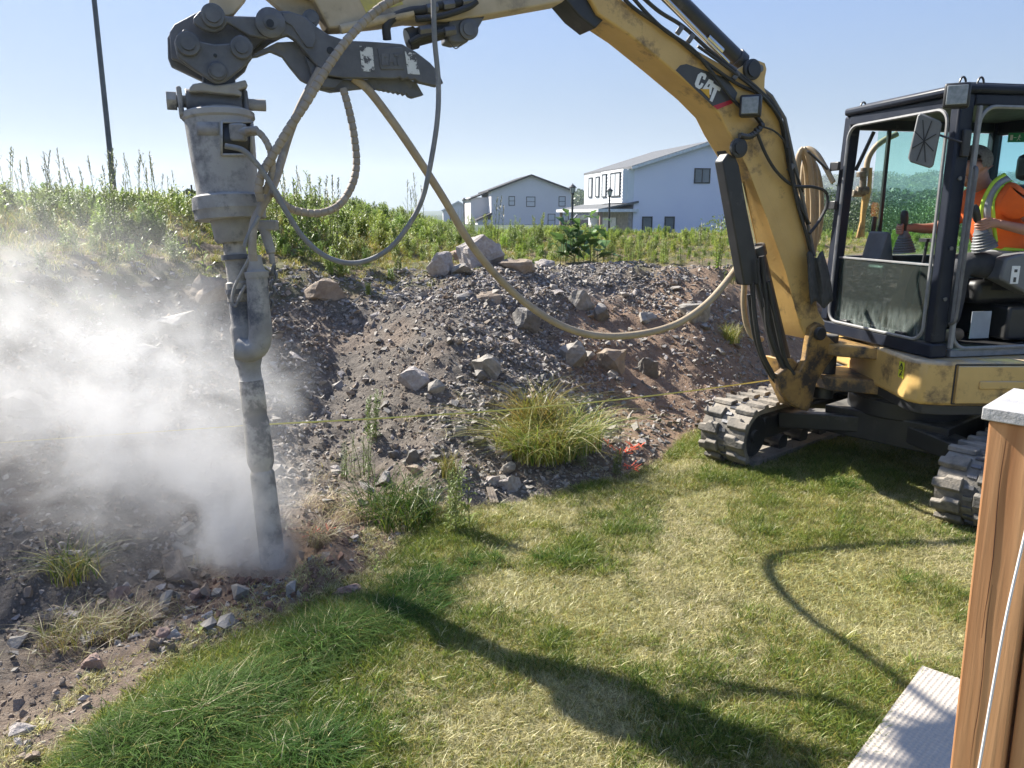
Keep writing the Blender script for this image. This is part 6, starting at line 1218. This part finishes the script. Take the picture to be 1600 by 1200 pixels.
# textured paver with real studs
mo = atZ(1440, 1052, .0) + Vector((0, 0, 0)); PL, PW = 1.3, 1.0; na, nb = 330, 250; A, B = np.meshgrid(np.linspace(0, PL, na), np.linspace(0, PW, nb), indexing='ij')
hgt = .0042 * np.clip(np.sin((A + B * .9) * 2 * math.pi / .034) * np.sin((A * .9 - B) * 2 * math.pi / .034), -.25, 1) + .0006 * rng.random(A.shape)
bx = mo.x + md.x * A + me_.x * B if False else mat_p.x + (-.686) * A + .727 * B; by = mat_p.y + (-.727) * A + (-.686) * B; tz_ = .035 + hgt
vv = np.stack([bx.ravel(), by.ravel(), tz_.ravel()], 1); i0, j0 = np.meshgrid(np.arange(na - 1), np.arange(nb - 1), indexing='ij'); q0 = (i0 * nb + j0).ravel()
mp2 = MB(); mp2.v = [tuple(v) for v in vv]; mp2.f = [tuple(int(z_) for z_ in r_) for r_ in np.stack([q0, q0 + nb, q0 + nb + 1, q0 + 1], 1)]
PM = mat('beige_composite', (.54, .47, .39), (.48, .42, .35), .8, scale=40, c3=(.42, .38, .34), c3scale=4); nn = PM.node_tree.nodes; ll = PM.node_tree.links; gp = nn.new('ShaderNodeNewGeometry'); sp_ = nn.new('ShaderNodeSeparateXYZ'); ll.new(gp.outputs['Position'], sp_.inputs[0]); mr_ = nn.new('ShaderNodeMapRange'); mr_.inputs[1].default_value = .0345; mr_.inputs[2].default_value = .0375; ll.new(sp_.outputs[2], mr_.inputs[0])
mq = nn.new('ShaderNodeMix'); mq.data_type = 'RGBA'; mq.inputs[6].default_value = (.46, .41, .35, 1); lk = nn['Principled BSDF'].inputs['Base Color'].links[0]; ll.new(mr_.outputs[0], mq.inputs[0]); ll.new(lk.from_socket, mq.inputs[7]); ll.new(mq.outputs[2], nn['Principled BSDF'].inputs['Base Color'])   # relief shading put into the colour: hollows between the studs darker
PV = thing('textured_mat', (float(bx.mean()), float(by.mean()), 0), 'beige studded walkway slab in the lower right corner', 'slab'); mp2.build('studded_top', PM, PV)
RP = Matrix((Vector((-.686, -.727, 0)), Vector((.727, -.686, 0)), UP)).transposed(); MB().box(Vector((mat_p.x - .686 * PL / 2 + .727 * PW / 2, mat_p.y - .727 * PL / 2 - .686 * PW / 2, .008)), (PL, PW, .050), RP).build('slab_edge', PM, PV, bevel=.004)
DUST = .64
# ================================================================ drilling dust: real volume
bm = bmesh.new(); bmesh.ops.create_cube(bm, size=1); me = bpy.data.meshes.new('dust_cloud'); bm.to_mesh(me); bm.free(); dc = bpy.data.objects.new('dust_cloud', me); COL.objects.link(dc); dc['kind'] = 'stuff'
x0, x1, y0_, y1_, z0_, z1__ = -6.2, -.85, 3.1, 7.0, -.25, 2.6
for v in me.vertices: v.co = (x0 + (x1 - x0) * (v.co.x + .5), y0_ + (y1_ - y0_) * (v.co.y + .5), z0_ + (z1__ - z0_) * (v.co.z + .5))
DM = bpy.data.materials.new('drilling_dust'); DM.use_nodes = True; N = DM.node_tree.nodes; L = DM.node_tree.links; N.remove(N['Principled BSDF']); g = N.new('ShaderNodeNewGeometry')
BL = [((-1.34, 3.70, .08), .17, 20), ((-1.42, 3.76, .22), .22, 15), ((-1.55, 3.9, .32), .34, 7), ((-1.50, 3.95, .75), .30, 3.2), ((-1.85, 4.0, .35), .42, 6), ((-2.1, 4.2, .75), .45, 5), ((-2.35, 4.3, .45), .50, 5), ((-2.7, 4.4, .95), .50, 2.6), ((-2.95, 4.3, .45), .60, 5), ((-3.5, 4.4, .6), .7, 4), ((-3.3, 4.7, 1.1), .5, 1.5), ((-2.75, 4.8, 1.4), .45, .6), ((-3.5, 5.0, 1.5), .5, .3), ((-4.4, 4.8, .8), .8, 1.6), ((-2.0, 4.5, 1.15), .35, 1.6), ((-3.0, 3.9, .25), .5, 1.8), ((-3.6, 3.9, .3), .7, 2), ((-2.9, 4.7, 1.6), .45, .35), ((-2.3, 4.6, 1.35), .4, .6)]
wn = N.new('ShaderNodeTexNoise'); wn.inputs['Scale'].default_value = 1.6; wn.inputs['Detail'].default_value = 3; L.new(g.outputs['Position'], wn.inputs['Vector']); sb_ = N.new('ShaderNodeVectorMath'); sb_.operation = 'MULTIPLY_ADD'; sb_.inputs[1].default_value = (.55, .55, .55); sb_.inputs[2].default_value = (-.27, -.27, -.27); L.new(wn.outputs[1], sb_.inputs[0]); wa = N.new('ShaderNodeVectorMath'); wa.operation = 'ADD'; L.new(sb_.outputs[0], wa.inputs[0]); L.new(g.outputs['Position'], wa.inputs[1])
acc = None
for c, R, den in BL:
    d = N.new('ShaderNodeVectorMath'); d.operation = 'DISTANCE'; L.new(wa.outputs[0], d.inputs[0]); d.inputs[1].default_value = c
    mr = N.new('ShaderNodeMapRange'); mr.interpolation_type = 'SMOOTHSTEP'; mr.inputs[1].default_value = R * 1.85; mr.inputs[2].default_value = 0; mr.inputs[3].default_value = 0; mr.inputs[4].default_value = den * .72; L.new(d.outputs['Value'], mr.inputs[0])
    if acc is None: acc = mr.outputs[0]
    else: ad_ = N.new('ShaderNodeMath'); ad_.operation = 'MAXIMUM'; L.new(acc, ad_.inputs[0]); L.new(mr.outputs[0], ad_.inputs[1]); acc = ad_.outputs[0]
n_ = N.new('ShaderNodeTexNoise'); n_.inputs['Scale'].default_value = 2.6; n_.inputs['Detail'].default_value = 7; n_.inputs['Roughness'].default_value = .62; n_.inputs['Distortion'].default_value = 1.1; L.new(g.outputs['Position'], n_.inputs['Vector'])
mr = N.new('ShaderNodeMapRange'); mr.inputs[1].default_value = .40; mr.inputs[2].default_value = .62; mr.inputs[3].default_value = .06; mr.inputs[4].default_value = 1.7; L.new(n_.outputs[0], mr.inputs[0])
mu = N.new('ShaderNodeMath'); mu.operation = 'MULTIPLY'; L.new(acc, mu.inputs[0]); L.new(mr.outputs[0], mu.inputs[1]); mu2 = N.new('ShaderNodeMath'); mu2.operation = 'MULTIPLY'; mu2.inputs[1].default_value = DUST; L.new(mu.outputs[0], mu2.inputs[0])
pv_ = N.new('ShaderNodeVolumePrincipled'); pv_.inputs['Color'].default_value = (.89, .89, .89, 1); pv_.inputs['Anisotropy'].default_value = .4; L.new(mu2.outputs[0], pv_.inputs['Density']); L.new(pv_.outputs[0], N['Material Output'].inputs['Volume']); me.materials.append(DM)
DM.cycles.volume_step_rate = 1.0 if hasattr(DM.cycles, 'volume_step_rate') else 1

ordinals()

# ================================================================ thin summer haze over the whole place
bm = bmesh.new(); bmesh.ops.create_cube(bm, size=1); me = bpy.data.meshes.new('haze'); bm.to_mesh(me); bm.free(); hb = bpy.data.objects.new('haze', me); COL.objects.link(hb); hb['kind'] = 'stuff'
for v in me.vertices: v.co = (5100 * v.co.x, -350 + 3000 * (v.co.y + .5), -1.5 + 150 * (v.co.z + .5))
HM = bpy.data.materials.new('haze'); HM.use_nodes = True; N = HM.node_tree.nodes; N.remove(N['Principled BSDF']); hv = N.new('ShaderNodeVolumePrincipled'); hv.inputs['Color'].default_value = (.82, .90, 1, 1); hv.inputs['Density'].default_value = .0003; hv.inputs['Anisotropy'].default_value = .2; HM.node_tree.links.new(hv.outputs[0], N['Material Output'].inputs['Volume']); me.materials.append(HM)
